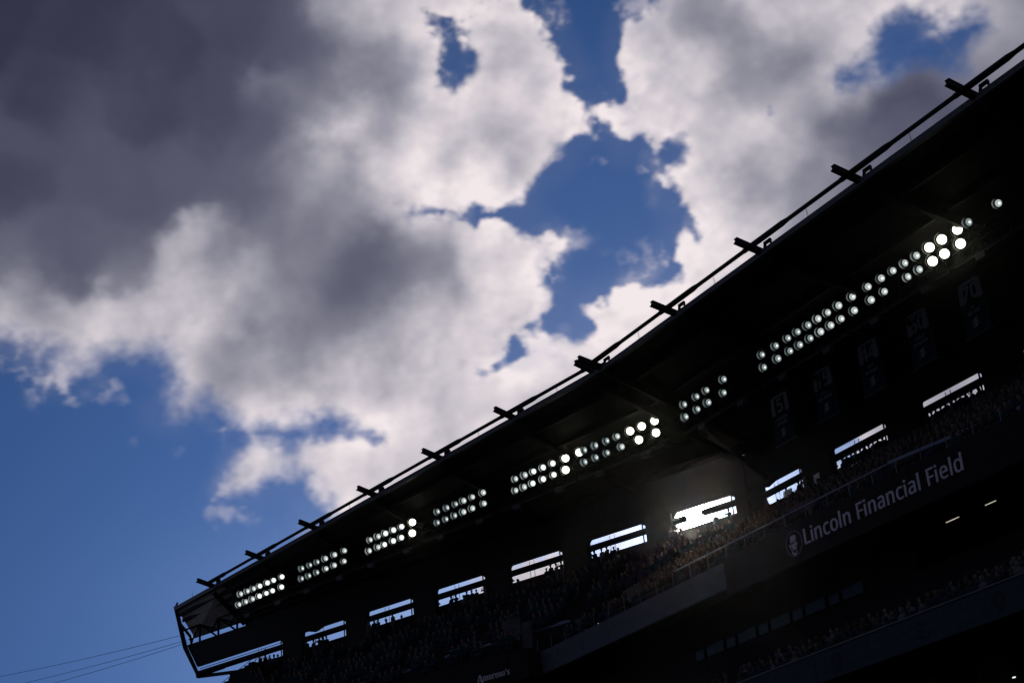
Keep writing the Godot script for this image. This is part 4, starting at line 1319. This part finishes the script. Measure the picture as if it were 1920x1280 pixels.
# kinds of skin: 0 skin, 1 top, 2 trousers, 3 hair or hat, 4 shoes
func figure(pose: String) -> Array:
	var b := Body.new()
	var seated := pose.begins_with("seated")
	var hip := 0.47 if seated else 0.92
	var lean := 0.16 if pose == "seated_leaning" else 0.02
	var chest := Vector3(0, hip + 0.36, lean * 0.7)
	var neck := Vector3(0, hip + 0.55, lean)
	var head := Vector3(0, hip + 0.71, lean + 0.03)
	b.bone(Vector3(-0.08, hip, 0), Vector3(0.08, hip, 0), 0.13, 0.13, 2)
	b.bone(Vector3(0, hip + 0.06, 0), chest, 0.145, 0.165, 1)
	b.bone(chest + Vector3(-0.13, 0.07, 0), chest + Vector3(0.13, 0.07, 0), 0.1, 0.1, 1)
	b.bone(neck - Vector3(0, 0.03, 0), neck + Vector3(0, 0.08, 0.01), 0.062, 0.058, 0)
	b.bone(head + Vector3(0, -0.055, 0.02), head + Vector3(0, 0.035, 0), 0.075, 0.092, 0)
	b.bone(head + Vector3(0, -0.01, 0.1), head + Vector3(0, -0.025, 0.115), 0.014, 0.016, 0)
	b.bone(head + Vector3(-0.095, 0, 0), head + Vector3(-0.1, -0.02, 0), 0.02, 0.015, 0)
	b.bone(head + Vector3(0.095, 0, 0), head + Vector3(0.1, -0.02, 0), 0.02, 0.015, 0)
	b.bone(head + Vector3(0, 0.06, -0.015), head + Vector3(0, 0.02, -0.05), 0.092, 0.085, 3)
	if pose.ends_with("cap"):
		b.bone(head + Vector3(0, 0.065, 0.06), head + Vector3(0, 0.055, 0.16), 0.05, 0.02, 3)
	if pose.ends_with("hood"):
		b.bone(head + Vector3(0, 0.02, -0.02), neck + Vector3(0, 0, -0.06), 0.125, 0.11, 1)
		b.bone(head + Vector3(0, 0.1, -0.02), head + Vector3(0, 0.15, -0.02), 0.07, 0.03, 1)
	for s in [-1.0, 1.0]:
		var shoulder := chest + Vector3(0.2 * s, 0.09, 0)
		var elbow := shoulder + Vector3(0.05 * s, -0.27, 0.06)
		var wrist := elbow + Vector3(-0.08 * s, -0.06, 0.23)
		if pose == "standing_watching":
			elbow = shoulder + Vector3(0.07 * s, -0.29, -0.02)
			wrist = elbow + Vector3(-0.03 * s, -0.25, 0.06)
		elif pose == "standing_pointing_phone":
			elbow = shoulder + Vector3(0.1 * s, -0.12, 0.2)
			wrist = elbow + Vector3(-0.16 * s, 0.2, 0.1)
		elif pose == "standing_arm_up" and s > 0:
			elbow = shoulder + Vector3(0.12, 0.22, 0.05)
			wrist = elbow + Vector3(0.0, 0.25, 0.03)
		b.bone(shoulder, elbow, 0.068, 0.052, 1)
		b.bone(elbow, wrist, 0.05, 0.038, 1)
		b.bone(wrist, wrist + (wrist - elbow).normalized() * 0.13, 0.036, 0.03, 0)
		var hip_side := Vector3(0.1 * s, hip - 0.02, 0)
		var knee := Vector3(0.13 * s, 0.5, 0.43) if seated else Vector3(0.11 * s, 0.48, 0.03)
		var ankle := Vector3(0.13 * s, 0.08, 0.4) if seated else Vector3(0.12 * s, 0.08, -0.02)
		b.bone(hip_side, knee, 0.095, 0.068, 2)
		b.bone(knee, ankle, 0.062, 0.042, 2)
		b.bone(ankle, ankle + Vector3(0.02 * s, -0.035, 0.17), 0.045, 0.04, 4)
	return b.skin(0.045)

const POSES := ["seated", "seated_leaning", "seated_cap", "seated_hood", "standing_watching", "standing_pointing_phone", "standing_arm_up", "standing_hood", "standing_cap"]
var bodies := {}

func dressed(pose: String, outfit: int) -> ArrayMesh:
	var key := "%s %d" % [pose, outfit]
	if bodies.has(key):
		return bodies[key]
	if not bodies.has(pose):
		bodies[pose] = figure(pose)
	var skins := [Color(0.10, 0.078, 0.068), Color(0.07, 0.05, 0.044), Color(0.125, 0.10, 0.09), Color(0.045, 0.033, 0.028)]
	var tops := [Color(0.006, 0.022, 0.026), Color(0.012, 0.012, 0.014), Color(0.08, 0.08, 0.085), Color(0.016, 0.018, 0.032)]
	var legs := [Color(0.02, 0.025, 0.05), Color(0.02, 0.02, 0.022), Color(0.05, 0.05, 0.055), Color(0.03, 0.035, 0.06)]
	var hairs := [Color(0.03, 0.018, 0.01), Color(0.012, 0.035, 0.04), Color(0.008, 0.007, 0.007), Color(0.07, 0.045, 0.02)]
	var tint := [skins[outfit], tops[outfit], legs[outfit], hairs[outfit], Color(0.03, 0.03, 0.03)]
	var s: Array = bodies[pose]
	var st := SurfaceTool.new()
	st.begin(Mesh.PRIMITIVE_TRIANGLES)
	st.set_smooth_group(0)
	var points: PackedVector3Array = s[0]
	var quads: PackedInt32Array = s[1]
	var kinds: PackedInt32Array = s[2]
	for q in range(0, quads.size(), 4):
		for k in [0, 1, 2, 0, 2, 3]:
			var v := quads[q + k]
			st.set_color(tint[kinds[v]])
			st.add_vertex(points[v])
	st.index()
	st.generate_normals()
	bodies[key] = st.commit()
	return bodies[key]


func person(pose: String, outfit: int, at: Vector3, back: Vector3, along: Vector3, size: float, label: String, group: String) -> void:
	var turn := facing(along, back).rotated(Vector3.UP, rng.randf_range(-0.35, 0.35)).scaled(Vector3.ONE * size)
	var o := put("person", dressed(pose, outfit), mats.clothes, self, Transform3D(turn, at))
	tag(o, label, "person", group)


func build_people() -> void:
	# the last row, seen against the sky through the openings: place along the wing and the height of each head
	var top_row := 33.2
	var gaps := [
		["gap nearest tip", "b", [-52.0, -51.3, -50.7, -50.15, -49.65], [34.95, 34.85, 34.65, 34.6, 34.5]],
		["second gap from tip", "b", [-45.9, -45.0, -44.3, -43.85, -43.4], [34.95, 34.8, 34.9, 34.85, 34.75]],
		["third gap from tip", "b", [-38.25, -37.55, -37.05, -36.1, -35.35, -34.3], [34.92, 34.85, 34.8, 34.6, 34.93, 34.5]],
		["fourth gap from tip", "b", [-28.65, -28.15, -27.3, -26.95, -26.4, -25.9, -24.95], [34.8, 34.8, 34.55, 34.8, 34.75, 34.68, 34.8]],
		["fifth gap from tip", "b", [-21.5, -18.55, -18.1, -17.55, -17.05], [34.5, 34.62, 34.82, 34.75, 34.8]],
		["gap just left of sun", "b", [-14.2, -13.75, -13.05, -12.55, -11.9, -11.5], [34.62, 34.83, 34.78, 34.86, 34.64, 34.45]],
		["gap that holds sun", "b", [-6.5, -5.7, -2.6, -1.4], [34.72, 34.5, 34.7, 34.75]],
		["gap just right of sun", "a", [-3.85, -1.55, -1.0, -0.1, 0.62], [34.72, 34.95, 34.65, 34.92, 34.96]],
		["second gap right of sun", "a", [4.75, 5.2, 5.65, 6.05, 6.6, 7.0, 7.5, 7.95, 8.4, 8.9], [34.9, 35.05, 34.95, 35.0, 34.92, 35.05, 34.9, 35.0, 35.05, 34.95]],
		["long white gap at right", "a", [13.2, 13.65, 14.05, 14.5, 15.0, 15.45, 15.9, 16.3, 16.75, 17.3, 17.9], [35.0, 34.92, 35.0, 34.95, 35.05, 35.0, 34.98, 35.05, 35.0, 34.9, 34.92]],
		["gap at frame's right side", "a", [21.6, 22.5, 23.3, 24.2, 25.0], [34.9, 34.75, 34.9, 34.8, 34.9]],
	]
	var n := 0
	for g in gaps:
		for k in g[2].size():
			var top: float = g[3][k]
			var seated := top < 34.62
			var pose: String = ["seated", "seated_cap", "seated_hood"][n % 3] if seated else ["standing_watching", "standing_cap", "standing_pointing_phone", "standing_hood", "standing_watching"][n % 5]
			var size := (top - top_row) / (1.31 if seated else 1.76)
			if pose.ends_with("hood"):
				size *= 0.97
			var at := on_a(g[2][k], 16.8, top_row) if g[1] == "a" else on_b(g[2][k], -0.45, top_row)
			var along := A_ALONG if g[1] == "a" else B_ALONG
			var back := A_BACK if g[1] == "a" else B_BACK
			var look: String = {"seated": "seated spectator", "seated_cap": "seated spectator in a cap", "seated_hood": "seated spectator in a hood", "standing_watching": "standing spectator", "standing_cap": "standing spectator in a cap", "standing_pointing_phone": "standing spectator with raised forearms", "standing_hood": "standing spectator in a hood"}[pose]
			person(pose, n % 4, at, back, along, size, "dark %s, %s from left, %s" % [look, ordinal(k), g[0]], "spectators silhouetted in the gaps under the roof")
			n += 1
	# backlit see-through ponchos and flags near the sun
	for q in [["see-through white poncho glowing between two spectators right of the sun", -0.45, 0.9, 0.95], ["see-through white poncho glowing beside the pillar right of the sun", 2.9, 0.7, 1.0], ["see-through white sheet held low under the gap with the blue left end", 6.6, 1.5, 0.55]]:
		var st := begin()
		var nx := 8
		for i in nx:
			var x0: float = q[2] * i / nx
			var x1: float = q[2] * (i + 1) / nx
			var z0 := 0.09 * sin(i * 1.9)
			var z1 := 0.09 * sin((i + 1) * 1.9)
			quad(st, Vector3(x0, 0, z0), Vector3(x0 * 0.9 + 0.05, q[3], z0 * 0.3), Vector3(x1 * 0.9 + 0.05, q[3], z1 * 0.3), Vector3(x1, 0, z1))
		tag(put("poncho", done(st), mats.white_plastic, self, Transform3D(facing(A_ALONG, A_BACK), on_a(q[1], 15.6, 33.15 if q[3] > 0.6 else 33.0))), q[0], "poncho")
	# the nearest rows of the club terrace, one by one
	for r in 3:
		var seat := -1
		for k in 44:
			if rng.randf() < 0.2:
				continue
			var s := 13.0 + k * 0.58 + rng.randf_range(-0.07, 0.07)
			var outfit := rng.randi() % 4
			seat += 1
			person(POSES[rng.randi() % 4], outfit, on_a(s, -3.3 + r * 0.82, 15.9 + r * 0.42), A_BACK, A_ALONG, rng.randf_range(0.95, 1.06), "dim spectator in %s, %s from left in the %s club row" % [["teal", "black", "grey", "navy"][outfit], ordinal(seat), ["front", "second", "third"][r]], "spectators in the dark club rows")
	# the packed upper deck reads as one dark mass
	for which in ["a", "b"]:
		for pose in 3:
			var spots: Array[Transform3D] = []
			var along := A_ALONG if which == "a" else B_ALONG
			var back := A_BACK if which == "a" else B_BACK
			for r in range(0, ROWS - 1):
				var d := row_depth(r) + 0.35
				var s := (seam_a(d) if which == "a" else far_end(d)) + 0.5
				var last := 89.0 if which == "a" else seam_b(d) - 0.3
				while s < last:
					if (int(s * 10) + r * 7) % 3 == pose and rng.randf() < 0.86 and fmod(absf(s) + 100.0, 9.0) > 1.1:
						var size := rng.randf_range(0.94, 1.06)
						spots.append(Transform3D(facing(along, back).rotated(Vector3.UP, rng.randf_range(-0.4, 0.4)).scaled(Vector3.ONE * size), on_wing(which, s, d, row_floor(r))))
					s += 0.56 + rng.randf_range(-0.04, 0.04)
			var mm := MultiMesh.new()
			mm.transform_format = MultiMesh.TRANSFORM_3D
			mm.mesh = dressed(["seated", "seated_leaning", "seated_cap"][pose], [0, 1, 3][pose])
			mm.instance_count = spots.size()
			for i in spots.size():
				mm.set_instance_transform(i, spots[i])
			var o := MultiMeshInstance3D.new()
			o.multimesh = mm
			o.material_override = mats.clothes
			o.name = numbered("crowd")
			add_child(o)
			tag(o, "packed seated crowd lost in the dark of the %s terrace, %s clothes" % ["straight" if which == "a" else "far", ["teal", "black", "navy"][pose]], "crowd", "crowd on the upper deck", "stuff")
